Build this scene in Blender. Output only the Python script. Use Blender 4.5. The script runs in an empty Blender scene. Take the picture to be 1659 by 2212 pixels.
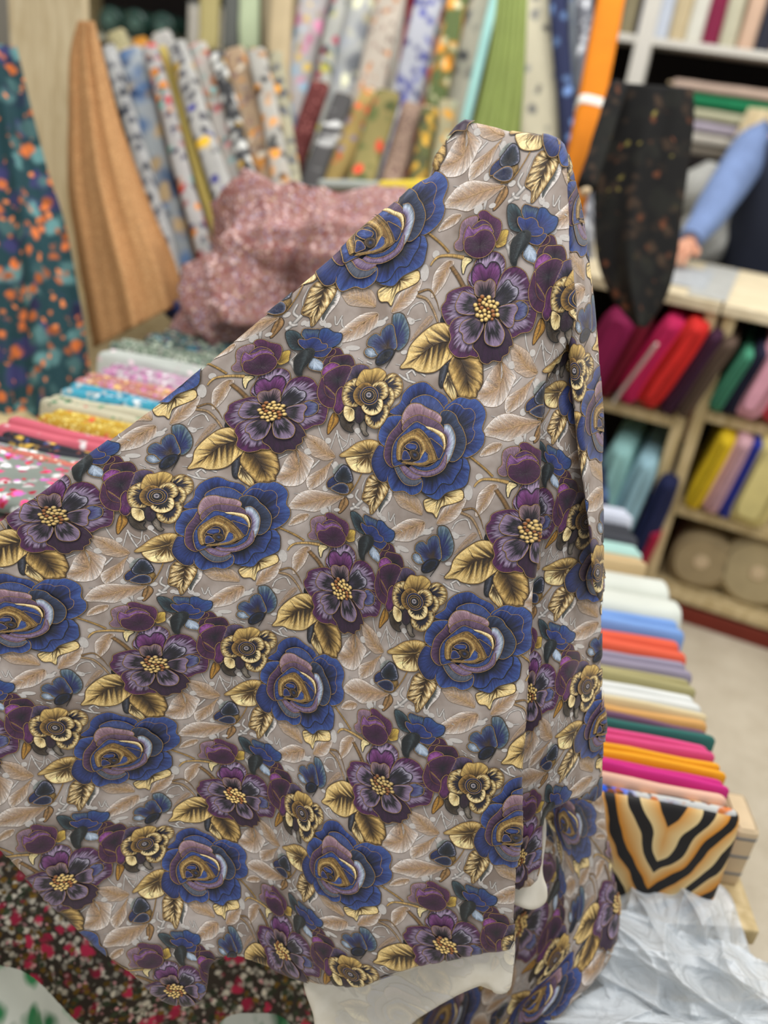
import bpy, math, random
import numpy as np
from mathutils import Vector, Matrix
random.seed(7); RNG = np.random.default_rng(11)
scene = bpy.context.scene
COL = scene.collection

# ---------------------------------------------------------------- camera
W, H, F = 1659.0, 2212.0, 1900.0          # frame and focal length in photo pixels
CAM = np.array([0.0, 0.0, 1.5])
PITCH, ROLL = math.radians(27.0), math.radians(8.5)
fwd = np.array([0, math.cos(PITCH), -math.sin(PITCH)])
up0 = np.array([0, math.sin(PITCH), math.cos(PITCH)])
r0 = np.array([1.0, 0, 0])
cr = math.cos(ROLL) * r0 + math.sin(ROLL) * up0
cu = -math.sin(ROLL) * r0 + math.cos(ROLL) * up0
cam_d = bpy.data.cameras.new('camera'); cam = bpy.data.objects.new('camera', cam_d); COL.objects.link(cam)
M = Matrix.Identity(4)
for i in range(3):
    M[i][0], M[i][1], M[i][2], M[i][3] = cr[i], cu[i], -fwd[i], CAM[i]
cam.matrix_world = M
cam_d.sensor_fit = 'VERTICAL'; cam_d.sensor_height = 36.0; cam_d.lens = 36.0 * F / H
cam_d.clip_start = 0.05; cam_d.clip_end = 60
cam_d.dof.use_dof = True; cam_d.dof.focus_distance = 1.03; cam_d.dof.aperture_fstop = cam_d.lens / 1000 / 0.0165
scene.camera = cam

# ---------------------------------------------------------------- light and exposure
world = bpy.data.worlds.new('world'); scene.world = world; world.use_nodes = True
bg = world.node_tree.nodes['Background']
bg.inputs[0].default_value = (0.92, 0.96, 1.0, 1); bg.inputs[1].default_value = 0.56
def area(name, loc, target, size, power, col=(1, 0.97, 0.93)):
    d = bpy.data.lights.new(name, 'AREA'); d.shape = 'RECTANGLE'; d.size, d.size_y = size
    d.energy = power; d.color = col
    o = bpy.data.objects.new(name, d); COL.objects.link(o); o.location = loc
    o.rotation_euler = (Vector(target) - Vector(loc)).to_track_quat('-Z', 'Y').to_euler()
    return o
area('ceiling_panel_light', (-0.5, 0.6, 2.9), (-0.5, 0.6, 0), (2.4, 0.5), 40)
area('ceiling_panel_light', (1.4, 1.6, 2.9), (1.4, 1.6, 0), (0.5, 2.0), 34)
area('ceiling_panel_light', (0.2, 3.2, 2.9), (0.2, 3.2, 0), (3.2, 0.5), 30)
vs = scene.view_settings
vs.view_transform = 'Standard'; vs.look = 'None'; vs.gamma = 1.0; vs.use_curve_mapping = False
vs.exposure = 0.1

# ---------------------------------------------------------------- helpers
def P(x, y, d):
    """photo pixel + distance along the viewing axis -> world point(s)"""
    x = np.asarray(x, float); y = np.asarray(y, float); d = np.asarray(d, float)
    return CAM + d[..., None] * (fwd + ((x - W / 2) / F)[..., None] * cr - ((y - H / 2) / F)[..., None] * cu)
def ray(x, y):
    return fwd + ((x - W / 2) / F) * cr - ((y - H / 2) / F) * cu
def at_z(x, y, z):
    r = ray(x, y); return CAM + r * ((z - CAM[2]) / r[2])
def pix(p):
    q = np.asarray(p, float) - CAM; d = q @ fwd
    return W / 2 + F * (q @ cr) / d, H / 2 - F * (q @ cu) / d, d
def lin(c):
    c = np.asarray(c, float) / 255.0
    return np.where(c <= 0.04045, c / 12.92, ((c + 0.055) / 1.055) ** 2.4)
def l4(c):
    a = lin(c); return (float(a[0]), float(a[1]), float(a[2]), 1.0)
def smooth(a, b, x):
    t = np.clip((x - a) / (b - a), 0, 1); return t * t * (3 - 2 * t)

def mesh_np(name, V, T):
    me = bpy.data.meshes.new(name); V = np.asarray(V, np.float32); T = np.asarray(T, np.int32)
    n = T.shape[1]
    me.vertices.add(len(V)); me.vertices.foreach_set('co', V.ravel())
    me.loops.add(T.size); me.loops.foreach_set('vertex_index', T.ravel())
    me.polygons.add(len(T)); me.polygons.foreach_set('loop_start', np.arange(0, T.size, n, dtype=np.int32))
    me.polygons.foreach_set('loop_total', np.full(len(T), n, np.int32))
    me.polygons.foreach_set('use_smooth', np.ones(len(T), bool))
    me.update(calc_edges=True); me.validate()
    return me
def put(o, label=None, cat=None, group=None, kind=None):
    if label: o['label'] = label
    if cat: o['category'] = cat
    if group: o['group'] = group
    if kind: o['kind'] = kind
    return o
def empty(name, loc, label=None, cat=None, group=None, kind=None):
    o = bpy.data.objects.new(name, None); COL.objects.link(o); o.location = Vector([float(v) for v in loc]); o.empty_display_size = 0.05
    return put(o, label, cat, group, kind)
def origin_of(o):
    L = np.zeros(3)
    while o is not None:
        L = L + np.array(o.location); o = o.parent
    return L
def add(name, V, faces, mat, parent=None, label=None, cat=None, group=None, kind=None, base=None, flat=False):
    """one mesh object from world-space vertices"""
    V = np.asarray(V, float)
    if parent is not None:
        loc = np.zeros(3); off = origin_of(parent)
    else:
        off = base if base is not None else np.array([V[:, 0].mean(), V[:, 1].mean(), V[:, 2].min()]); loc = off
    if isinstance(faces, np.ndarray):
        me = mesh_np(name, V - off, faces)
    else:
        me = bpy.data.meshes.new(name); me.from_pydata((V - off).tolist(), [], [list(map(int, f)) for f in faces]); me.update()
        me.polygons.foreach_set('use_smooth', np.ones(len(me.polygons), bool))
    if not isinstance(faces, np.ndarray):
        me.polygons.foreach_set('use_smooth', np.array([len(q.vertices) < 5 for q in me.polygons], bool))
    if flat: me.polygons.foreach_set('use_smooth', np.zeros(len(me.polygons), bool))
    if mat: me.materials.append(mat)
    o = bpy.data.objects.new(name, me); COL.objects.link(o); o.location = Vector([float(v) for v in loc])
    if parent is not None: o.parent = parent
    return put(o, label, cat, group, kind)
def grid_faces(nu, nv, wrap=False):
    a = np.arange(nu * nv).reshape(nu, nv)
    if wrap: a = np.concatenate([a, a[:, :1]], 1)
    return np.stack([a[:-1, :-1].ravel(), a[1:, :-1].ravel(), a[1:, 1:].ravel(), a[:-1, 1:].ravel()], 1)

# ---------------------------------------------------------------- materials
def new_mat(name, rough=0.85, spec=0.25):
    m = bpy.data.materials.new(name); m.use_nodes = True
    b = m.node_tree.nodes['Principled BSDF']; b.inputs['Roughness'].default_value = rough
    b.inputs['Specular IOR Level'].default_value = spec
    return m, m.node_tree.nodes, m.node_tree.links, b
def N(nodes, t, **kw):
    n = nodes.new(t)
    for k, v in kw.items(): setattr(n, k, v)
    return n
def mixc(nodes, links, fac, a, b, blend='MIX'):
    n = nodes.new('ShaderNodeMix'); n.data_type = 'RGBA'; n.blend_type = blend
    if hasattr(fac, 'links'): links.new(fac, n.inputs[0])
    else: n.inputs[0].default_value = fac
    for s, v in ((n.inputs[6], a), (n.inputs[7], b)):
        if hasattr(v, 'links'): links.new(v, s)
        else: s.default_value = v
    return n.outputs[2]
def mth(nodes, links, op, a, b=None, clamp=False):
    n = nodes.new('ShaderNodeMath'); n.operation = op; n.use_clamp = clamp
    for s, v in zip(n.inputs, (a, b)):
        if v is None: continue
        if hasattr(v, 'links'): links.new(v, s)
        else: s.default_value = v
    return n.outputs[0]
def weave_bump(nodes, links, b, vec, scale=900, strength=0.15, dist=0.001):
    n = N(nodes, 'ShaderNodeTexNoise'); n.inputs['Scale'].default_value = scale; n.inputs['Detail'].default_value = 2
    links.new(vec, n.inputs['Vector'])
    bp = N(nodes, 'ShaderNodeBump'); bp.inputs['Strength'].default_value = strength; bp.inputs['Distance'].default_value = dist
    links.new(n.outputs[0], bp.inputs['Height']); links.new(bp.outputs[0], b.inputs['Normal'])
MATS = {}
def plain(c, rough=0.85, var=0.12, scale=14.0, spec=0.25, weave=True):
    key = ('p', tuple(c), rough, var, scale)
    if key in MATS: return MATS[key]
    m, nd, lk, b = new_mat('cloth_plain', rough, spec)
    tc = N(nd, 'ShaderNodeTexCoord'); n = N(nd, 'ShaderNodeTexNoise'); n.inputs['Scale'].default_value = scale; n.inputs['Detail'].default_value = 4
    lk.new(tc.outputs['Object'], n.inputs['Vector'])
    c = np.asarray(c, float)
    lk.new(mixc(nd, lk, n.outputs[0], l4(c * (1 - var)), l4(np.minimum(c * (1 + var), 250))), b.inputs['Base Color'])
    if weave: weave_bump(nd, lk, b, tc.outputs['Object'])
    MATS[key] = m; return m
def floral(base, spots, rough=0.85, stretch=(1, 1, 1), distort=0.35, seed=0.0, var=0.12):
    """printed cloth: base colour with layers of blobs (colour, scale, radius, share)"""
    key = ('f', tuple(base), tuple(map(str, spots)), stretch, seed)
    if key in MATS: return MATS[key]
    m, nd, lk, b = new_mat('cloth_print', rough)
    tc = N(nd, 'ShaderNodeTexCoord'); mp = N(nd, 'ShaderNodeMapping'); mp.inputs['Scale'].default_value = stretch
    mp.inputs['Location'].default_value = (seed, seed * 1.7, -seed)
    lk.new(tc.outputs['Object'], mp.inputs['Vector'])
    nz = N(nd, 'ShaderNodeTexNoise'); nz.inputs['Scale'].default_value = 9; nz.inputs['Detail'].default_value = 3
    lk.new(mp.outputs[0], nz.inputs['Vector'])
    bc = np.asarray(base, float) * np.where(np.mean(base) > 150, .84, .95)
    spots = [(c, sc, rad * 1.12, min(1, share * 1.3)) for c, sc, rad, share in spots]
    col = mixc(nd, lk, nz.outputs[0], l4(bc * (1 - var)), l4(np.minimum(bc * (1 + var), 250)))
    for k, (c, sc, rad, share) in enumerate(spots):
        dn = N(nd, 'ShaderNodeTexNoise'); dn.inputs['Scale'].default_value = sc * 1.3; lk.new(mp.outputs[0], dn.inputs['Vector'])
        ad = N(nd, 'ShaderNodeVectorMath'); ad.operation = 'MULTIPLY_ADD'
        lk.new(dn.outputs['Color'], ad.inputs[0]); ad.inputs[1].default_value = (distort / sc * 2,) * 3; lk.new(mp.outputs[0], ad.inputs[2])
        of = N(nd, 'ShaderNodeVectorMath'); of.operation = 'ADD'; lk.new(ad.outputs[0], of.inputs[0]); of.inputs[1].default_value = (k * 3.7, k * 1.9, k * 5.1)
        v = N(nd, 'ShaderNodeTexVoronoi'); v.inputs['Scale'].default_value = sc * 1.35; lk.new(of.outputs[0], v.inputs['Vector'])
        r = N(nd, 'ShaderNodeMapRange'); r.clamp = True
        r.inputs['From Min'].default_value = rad * 1.1; r.inputs['From Max'].default_value = rad * 0.6; lk.new(v.outputs['Distance'], r.inputs['Value'])
        sp = N(nd, 'ShaderNodeSeparateColor'); lk.new(v.outputs['Color'], sp.inputs[0])
        ls = mth(nd, lk, 'LESS_THAN', sp.outputs[0], share)
        fac = mth(nd, lk, 'MULTIPLY', r.outputs[0], ls)
        cc = np.asarray(c, float)
        c2 = mixc(nd, lk, sp.outputs[1], l4(cc * 0.75), l4(np.minimum(cc * 1.2, 252)))
        col = mixc(nd, lk, fac, col, c2)
    lk.new(col, b.inputs['Base Color'])
    weave_bump(nd, lk, b, tc.outputs['Object'])
    MATS[key] = m; return m
# ---------------------------------------------------------------- the embroidered flowers of the print, drawn once in flat cloth coordinates
def tps_fit(X, Y, reg=0.0):
    n = len(X); d2 = ((X[:, None] - X[None]) ** 2).sum(-1)
    K = 0.5 * d2 * np.log(d2 + 1e-12) + reg * np.eye(n)
    Pm = np.c_[np.ones(n), X]; A = np.zeros((n + 3, n + 3)); A[:n, :n] = K; A[:n, n:] = Pm; A[n:, :n] = Pm.T
    return X, np.linalg.solve(A, np.r_[Y, np.zeros((3, Y.shape[1]))])
def tps(m, Q):
    X, w = m; out = np.empty((len(Q), w.shape[1]))
    for s in range(0, len(Q), 20000):
        q = Q[s:s + 20000]; d2 = ((q[:, None] - X[None]) ** 2).sum(-1)
        out[s:s + 20000] = 0.5 * d2 * np.log(d2 + 1e-12) @ w[:-3] + np.c_[np.ones(len(q)), q] @ w[-3:]
    return out
# where each repeat of a motif lies on the front of the cloth: (column, row, x, y)
ANCH = {
 'D': [(0,0,1050,668),(1,0,589,888),(2,0,117.5,1114),(0,1,1144,1147),(1,1,739,1270),(2,1,335.6,1432),(1,2,823,1694),(2,2,508,1714.6),(3,2,139,1901),(1,3,960,2037),(2,3,612,2049),(3,3,382,2133)],
 'R': [(1,-1,797,519),(1,0,892,974),(2,0,470,1153.6),(3,0,25,1341.7),(1,1,1000,1401),(2,1,632,1484),(3,1,246,1631.5),(1,2,1105,1796),(2,2,713.5,1882),(3,2,423,1874)],
 'G': [(1,0,796.7,852.4),(2,0,340,1070),(1,1,893.8,1294.8),(2,1,531.7,1396),(3,1,121,1567),(1,2,1023,1692),(2,2,654.8,1750.7),(3,2,314.6,1817.7)],
 'P': [(0,0,1036.7,526.7),(1,0,565,786.8),(1,1,720,1156.5),(2,1,302,1341.7),(1,2,811.5,1584),(2,2,481,1631),(3,2,90,1821),(1,3,935,1945),(2,3,597,1954),(3,3,329,2074)],
 'N': [(0,-1,1090,354),(1,0,733.6,1037.4),(2,0,300,1236.8),(1,1,832,1461),(2,1,488,1541),(3,1,88.6,1714.6),(1,2,956.5,1842.8),(3,2,299.6,1968.8),(2,2,609.7,1868)],
}
OFF = {'D': np.zeros(2)}
_inner = {'R': [(1,0),(2,0),(1,1),(2,1)], 'G': [(1,0),(1,1),(2,1)], 'P': [(1,1),(1,2),(2,1),(2,2)], 'N': [(1,0),(2,0),(1,1),(2,1)]}
def _fit(keys):
    u = np.array([np.array(a[:2]) + OFF[k] for k in keys for a in ANCH[k]], float)
    p = np.array([a[2:] for k in keys for a in ANCH[k]], float)
    return u, p
u_, p_ = _fit(['D']); inv0 = tps_fit(p_ / 500, u_, 1e-3)
for rep in range(3):
    for k in 'RGPN':
        q = np.array([a[2:] for a in ANCH[k] if a[:2] in _inner[k]]); ij = np.array([a[:2] for a in ANCH[k] if a[:2] in _inner[k]], float)
        OFF[k] = (tps(inv0, q / 500) - ij).mean(0)
    u_, p_ = _fit('DRGPN'); inv0 = tps_fit(p_ / 500, u_, 2e-3)
FRONT = tps_fit(u_, p_, 4e-3)
def px_to_uv(px):
    uv = tps(inv0, px / 500); e = 1e-3
    for it in range(8):
        f = tps(FRONT, uv) - px
        jx = (tps(FRONT, uv + [e, 0]) - tps(FRONT, uv)) / e; jy = (tps(FRONT, uv + [0, e]) - tps(FRONT, uv)) / e
        det = jx[:, 0] * jy[:, 1] - jy[:, 0] * jx[:, 1]
        du = (jy[:, 1] * f[:, 0] - jy[:, 0] * f[:, 1]) / det; dv = (-jx[:, 1] * f[:, 0] + jx[:, 0] * f[:, 1]) / det
        uv = uv - np.clip(np.c_[du, dv], -0.3, 0.3)
    return uv

FR = {'A': (780, 800, 5.53), 'B': (930, 420, 5.53), 'C': (680, 680, 7.541), 'D': (860, 1080, 5.53), 'E': (690, 900, 5.184), 'F': (560, 900, 6.9125)}
class Motif:
    def __init__(s, name, frame, hbase=0.0):
        s.name = name; s.fr = FR[frame]; s.V = []; s.Hh = []; s.C = []; s.TH = []; s.T = []; s.n = 0; s.h = hbase; s.SG = []; s.cur = 0; s.nseg = 0; s.split = None; s.segname = {}
    def px(s, a):
        a = np.asarray(a, float); return np.c_[s.fr[0] + a[:, 0] / s.fr[2], s.fr[1] + a[:, 1] / s.fr[2]]
    def emit(s, xy, h, c, th, tri):
        s.V.append(xy); s.Hh.append(np.broadcast_to(h, len(xy)).astype(float)); s.C.append(c); s.TH.append(th)
        s.T.append(np.asarray(tri) + s.n); s.n += len(xy); s.SG.append(np.full(len(tri), s.cur))
    def step(s, d=0.0002): s.h += d
def pts(t): return np.array([[float(v) for v in q.split(',')] for q in t.split()])
def spline(p, n, closed=True):
    p = np.asarray(p, float); m = len(p)
    if closed: q = np.r_[p[-1:], p, p[:2]]; segs = m
    else: q = np.r_[2 * p[:1] - p[1:2], p, 2 * p[-1:] - p[-2:-1]]; segs = m - 1
    k = 8; t = np.linspace(0, 1, k, endpoint=False)[:, None]; out = []
    for i in range(segs):
        a, b, c, d = q[i], q[i + 1], q[i + 2], q[i + 3]
        out.append(0.5 * (2 * b + (c - a) * t + (2 * a - 5 * b + 4 * c - d) * t ** 2 + (3 * b - a - 3 * c + d) * t ** 3))
    out = np.concatenate(out)
    out = np.r_[out, out[:1] if closed else p[-1:]]
    L = np.r_[0, np.cumsum(np.hypot(*np.diff(out, axis=0).T))]
    s = np.linspace(0, L[-1], n + 1 if closed else n)
    r = np.c_[np.interp(s, L, out[:, 0]), np.interp(s, L, out[:, 1])]
    return (r[:-1] if closed else r), L[-1]
def ramp(stops, t):
    ts = np.array([a for a, _ in stops]); cs = lin(np.array([c for _, c in stops]))
    return np.stack([np.interp(t, ts, cs[:, k]) for k in range(3)], -1)
GOLDLINE = (188, 150, 88)
DARK = (28, 22, 24)
RT = np.array([0.0, 0.2, 0.4, 0.56, 0.68, 0.78, 0.88, 1.0])
def line(m, p, w, c, w2=None, dh=0.00018, raw=False):
    """raised cord of half-width w (photo pixels) along open points"""
    q = m.px(p) if not raw else p
    L0 = np.hypot(*np.diff(q, axis=0).T).sum(); n = int(np.clip(L0 / 3.3, 6, 70))
    q, L = spline(q, n, closed=False)
    d = np.gradient(q, axis=0); d /= np.hypot(d[:, 0], d[:, 1])[:, None] + 1e-9; nr = np.c_[-d[:, 1], d[:, 0]]
    ww = np.linspace(w, w if w2 is None else w2, n)[:, None]
    V = np.concatenate([q - nr * ww, q, q + nr * ww])
    h = np.r_[np.full(n, m.h), np.full(n, m.h + dh * (0.6 + 0.5 * w)), np.full(n, m.h)]
    cc = np.asarray(c, float); j = 1 + 0.1 * RNG.standard_normal(n)
    C = np.concatenate([lin(cc * 0.62)[None] * j[:, None], lin(np.minimum(cc * 1.08, 252))[None] * j[:, None], lin(cc * 0.7)[None] * j[:, None]])
    s = np.arange(n) * L / n; th = np.concatenate([np.c_[s, np.full(n, k * 1.0)] for k in range(3)])
    i = np.arange(n - 1); T = []
    for k in (0, 1):
        a, b = k * n + i, (k + 1) * n + i
        T += [np.c_[a, b, b + 1], np.c_[a, b + 1, a + 1]]
    m.emit(V, h, C, th, np.concatenate(T))
def closed_cord(m, q, w, c, dh=0.00016):
    line(m, np.r_[q, q[:1]], w, c, dh=dh, raw=True)
def petal(m, p, root, stops, rag=0.05, out=GOLDLINE, ow=0.55, dome=0.00030, jit=0.15, midrib=None, mid_shift=0.18, step=0.0002):
    p = pts(p) if isinstance(p, str) else p
    if m.split: m.nseg += 1; m.cur = m.nseg; m.segname[m.cur] = m.split
    q0 = m.px(p); per = np.hypot(*np.diff(np.r_[q0, q0[:1]], axis=0).T).sum()
    n = int(np.clip(per / 2.8, 18, 80)); q, L = spline(q0, n)
    if midrib is not None:
        mr, _ = spline(m.px(pts(midrib) if isinstance(midrib, str) else midrib), 40, closed=False)
        k = ((q[:, None] - mr[None]) ** 2).sum(-1).argmin(1); k = np.clip(k - int(40 * mid_shift), 0, 39); R = mr[k]
    else:
        R = np.broadcast_to(m.px(np.array([root], float)), q.shape)
    if n < 40: rt = RT[[0, 2, 4, 5, 7]]
    else: rt = RT
    nr = len(rt); V = np.concatenate([R + (q - R) * t for t in rt])
    jk = RNG.standard_normal(n); bk = 1 + jit * RNG.standard_normal(n)
    tt = np.concatenate([np.clip(t + rag * jk * (t < 0.99), 0, 1) for t in rt])
    C = ramp(stops, tt) * np.tile(bk, nr)[:, None]
    h = np.concatenate([np.full(n, m.h + dome * 4 * t * (1 - t) * (0.4 + 0.6 * t)) for t in rt])
    th = np.concatenate([np.c_[np.arange(n) * L / n, np.full(n, t * L * 0.16)] for t in rt])
    i = np.arange(n); j = (i + 1) % n; T = []
    for k in range(nr - 1):
        a, b = k * n, (k + 1) * n
        T += [np.c_[a + i, b + i, b + j]]
        if k > 0 or midrib is not None: T += [np.c_[a + i, b + j, a + j]]
    m.emit(V, h, np.clip(C, 0, 1), th, np.concatenate(T))
    if out is not None:
        if ow > .45: closed_cord(m, q, ow + .75, (44, 36, 32), dh=.00004); m.step(.00005)
        closed_cord(m, q, ow, out)
    m.step(step)
def band(m, a, b, stops, out=GOLDLINE, ow=0.5, dome=0.00025, rag=0.05, jit=0.08):
    A0, B0 = m.px(pts(a)), m.px(pts(b)); L0 = np.hypot(*np.diff(A0, axis=0).T).sum(); n = int(np.clip(L0 / 2.6, 10, 70))
    A, L = spline(A0, n, False); B, _ = spline(B0, n, False); rt = np.array([0, .3, .6, .8, 1.0]); nr = len(rt)
    V = np.concatenate([A + (B - A) * t for t in rt]); jk = RNG.standard_normal(n); bk = 1 + jit * RNG.standard_normal(n)
    C = ramp(stops, np.concatenate([np.clip(t + rag * jk, 0, 1) for t in rt])) * np.tile(bk, nr)[:, None]
    h = np.concatenate([np.full(n, m.h + dome * 4 * t * (1 - t)) for t in rt])
    th = np.concatenate([np.c_[np.arange(n) * L / n, np.full(n, t * 4.0)] for t in rt])
    i = np.arange(n - 1); T = []
    for k in range(nr - 1):
        x, y = k * n, (k + 1) * n
        T += [np.c_[x + i, y + i, y + i + 1], np.c_[x + i, y + i + 1, x + i + 1]]
    m.emit(V, h, np.clip(C, 0, 1), th, np.concatenate(T))
    if out is not None:
        line(m, A, ow, out, raw=True); line(m, B, ow, out, raw=True)
    m.step()
def disc(m, c, r, stops, out=None, ow=0.5, dome=0.0002, sq=1.0, n=14):
    a = np.linspace(0, 2 * np.pi, n, endpoint=False)
    petal(m, np.c_[c[0] + r * np.cos(a), c[1] + r * sq * np.sin(a)], c, stops, out=out, ow=ow, dome=dome, rag=0.02)
def bead(m, c, r, col):
    c = m.px(np.array([c], float))[0]; r = r / m.fr[2]; n = 10; a = np.linspace(0, 2 * np.pi, n, endpoint=False)
    V = [c[None]]; h = [m.h + 0.0016]; Cc = [lin(np.minimum(np.array(col) * 1.25, 255))[None]]
    for f, hh, s in ((0.45, 0.0014, 1.1), (0.8, 0.0008, 0.85), (1.0, 0.0, 0.45)):
        V.append(c + r * f * np.c_[np.cos(a), np.sin(a)]); h += [m.h + hh] * n; Cc.append(np.tile(lin(np.minimum(np.array(col) * s, 255)), (n, 1)))
    i = np.arange(n); j = (i + 1) % n; T = [np.c_[np.zeros(n, int), 1 + i, 1 + j]]
    for k in (0, 1):
        x, y = 1 + k * n, 1 + (k + 1) * n; T += [np.c_[x + i, y + i, y + j], np.c_[x + i, y + j, x + j]]
    V = np.concatenate(V); m.emit(V, np.array(h), np.concatenate(Cc), np.zeros((len(V), 2)), np.concatenate(T))
MOT = []
def motif(name, fr, hbase=0.0002):
    m = Motif(name, fr, hbase); MOT.append(m); return m

navy, royal, bright, midn = (36, 40, 96), (50, 68, 158), (78, 104, 194), (24, 24, 46)
plumd, plum, mag, lilac, mauve = (56, 18, 54), (90, 30, 88), (170, 78, 172), (166, 142, 178), (146, 116, 128)
gd, g_, gl, br = (92, 70, 34), (178, 148, 86), (240, 220, 168), (58, 42, 24)
slate, lsl, black = (84, 96, 110), (196, 208, 222), (26, 24, 34)
tan, pale, white = (184, 152, 116), (190, 172, 156), (224, 216, 210)

# ---- blue rose
m = motif('embroidered_rose', 'A', 0.0016); m.split = 'petal'
B1 = [(0, midn), (.5, midn), (.68, navy), (.85, royal), (1, (66, 90, 180))]
B2 = [(0, midn), (.45, midn), (.62, navy), (.8, royal), (1, bright)]
petal(m, '340,510 460,390 500,280 600,180 760,140 880,230 1000,300 1040,370 990,450 700,560', (690, 640), B1)
petal(m, '990,450 1070,380 1180,320 1300,345 1370,340 1460,430 1490,540 1445,690 1475,780 1450,900 1350,1000 1210,1040 1100,900 980,600', (980, 820), B2)
line(m, pts('1010,470 1100,400 1190,420 1225,460 1310,460 1360,540 1330,690 1355,740 1320,840 1250,890'), .5, GOLDLINE)
petal(m, '1210,1040 1290,1130 1290,1230 1240,1380 1020,1460 930,1540 850,1530 720,1450 690,1300 900,1100', (900, 1060), B2, out=(120, 96, 60))
petal(m, '1100,1090 1200,1050 1195,1160 1140,1250 1070,1360 960,1350 860,1470 730,1450 710,1290 860,1240', (860, 1100), B1, out=DARK)
petal(m, '260,1080 300,1200 320,1330 380,1440 510,1440 600,1490 710,1440 725,1300 600,1200 400,1100', (560, 1080), B2)
petal(m, '215,890 140,1010 125,1140 210,1310 310,1320 310,1200 260,1080 280,950', (420, 1010), [(0, midn), (.4, navy), (.75, royal), (1, navy)])
petal(m, '495,550 360,545 280,600 215,730 210,830 270,900 320,900 420,720 490,640', (520, 860), B2)
petal(m, '590,390 690,310 800,300 900,350 960,420 985,480 900,600 700,560', (760, 680), [(0, navy), (.5, (60, 60, 120)), (.8, (90, 96, 170)), (1, (62, 80, 160))])
petal(m, '480,590 430,660 330,780 290,900 275,1020 320,1120 390,1150 420,1000 470,800 520,690', (560, 900), [(0, plumd), (.5, plumd), (.75, (70, 40, 76)), (1, (112, 76, 118))])
petal(m, '945,510 1030,480 1120,530 1160,620 1210,700 1250,850 1200,1010 1090,1090 1000,1020 1000,800 960,650', (840, 860), [(0, midn), (.5, midn), (.8, (44, 48, 84)), (1, (78, 84, 128))])
petal(m, '490,640 500,520 580,410 690,400 780,450 920,520 955,600 860,700 700,660 560,700', (720, 800), [(0, mauve), (.6, (128, 100, 112)), (.85, mauve), (1, (176, 150, 158))], rag=.03)
petal(m, '490,700 540,600 690,535 860,590 960,660 985,760 800,780 700,720 560,740', (720, 860), [(0, plumd), (.6, (96, 70, 98)), (1, (122, 92, 122))], rag=.03)
m.split = None; m.cur = 0
band(m, '985,650 1050,650 1105,740 1120,850 1080,1000 1020,1110 920,1210 800,1250', '985,760 1000,780 1020,850 1000,930 960,1030 900,1100 840,1150 780,1200', [(0, slate), (.35, lsl), (.7, (150, 132, 168)), (1, plumd)])
band(m, '390,1130 440,1250 520,1350 640,1370 720,1320', '440,1120 500,1200 580,1270 660,1290 715,1290', [(0, (70, 76, 92)), (.5, (110, 116, 130)), (1, (56, 52, 70))])
band(m, '460,1140 520,1240 620,1300 710,1275', '520,1130 590,1190 660,1230 720,1240', [(0, plum), (.5, lilac), (1, (120, 90, 128))])
band(m, '560,1160 620,1220 760,1265 900,1235 1000,1150 1020,1010', '600,1130 660,1180 760,1200 880,1170 960,1080 990,980', [(0, plumd), (.5, lilac), (1, plum)])
band(m, '600,1140 680,1185 800,1195 920,1140 1000,990', '640,1110 720,1140 800,1140 890,1080 970,960', [(0, midn), (.45, bright), (1, navy)])
petal(m, '380,1130 370,960 410,840 500,740 640,620 720,640 820,700 950,760 990,850 985,950 900,1060 720,1140 600,1110 460,1130', (660, 930), [(0, navy), (.55, navy), (.8, royal), (.92, bright), (1, navy)], dome=.0004)
band(m, '760,668 850,690 975,760 1000,880 985,950', '790,700 860,735 940,800 975,880 975,940', [(0, gl), (.5, gl), (1, gd)], ow=.4)
petal(m, '440,1070 430,920 460,820 560,750 680,700 760,760 820,850 880,960 905,1060 780,1110 640,1100 560,1075', (640, 960), [(0, br), (.45, gd), (.7, (150, 116, 60)), (.9, (176, 146, 88)), (1, gd)], dome=.0004)
petal(m, '810,810 880,850 970,930 960,1000 915,1060 870,950', (880, 950), [(0, royal), (1, navy)])
petal(m, '470,1070 480,930 550,850 640,820 710,880 720,970 680,1060 590,1090', (600, 960), [(0, black), (.5, midn), (.8, navy), (1, br)], out=DARK, ow=.9)
band(m, '440,1065 445,900 535,800 640,770 745,850 765,960 705,1075', '500,1060 500,930 565,860 640,840 690,890 700,970 660,1040', [(0, gd), (.25, (206, 176, 112)), (.6, (140, 110, 58)), (1, black)], ow=.6, dome=.0005)
petal(m, '740,960 800,1000 820,1060 740,1115 600,1105 690,1060', (720, 1070), [(0, royal), (.6, bright), (1, navy)])
band(m, '820,1000 830,1070 760,1120 640,1125 480,1100', '790,1010 790,1060 740,1095 640,1100 500,1080', [(0, gd), (.5, g_), (1, br)], ow=.4)
petal(m, '520,905 560,870 620,875 660,890 660,935 610,955 545,935', (595, 910), [(0, bright), (.6, royal), (1, navy)])
petal(m, '500,965 545,960 590,1050 540,1065 485,1060', (535, 1020), [(0, navy), (1, royal)])
petal(m, '575,965 620,945 680,975 690,1035 640,1065 590,1020', (640, 1005), [(0, (60, 80, 160)), (.3, black), (.6, br), (1, (120, 92, 48))], out=DARK)
line(m, pts('700,720 800,830 860,950 890,1060'), .6, (70, 50, 26))
line(m, pts('620,720 700,760 780,870 830,980 850,1080'), .5, (100, 76, 36))

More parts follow.
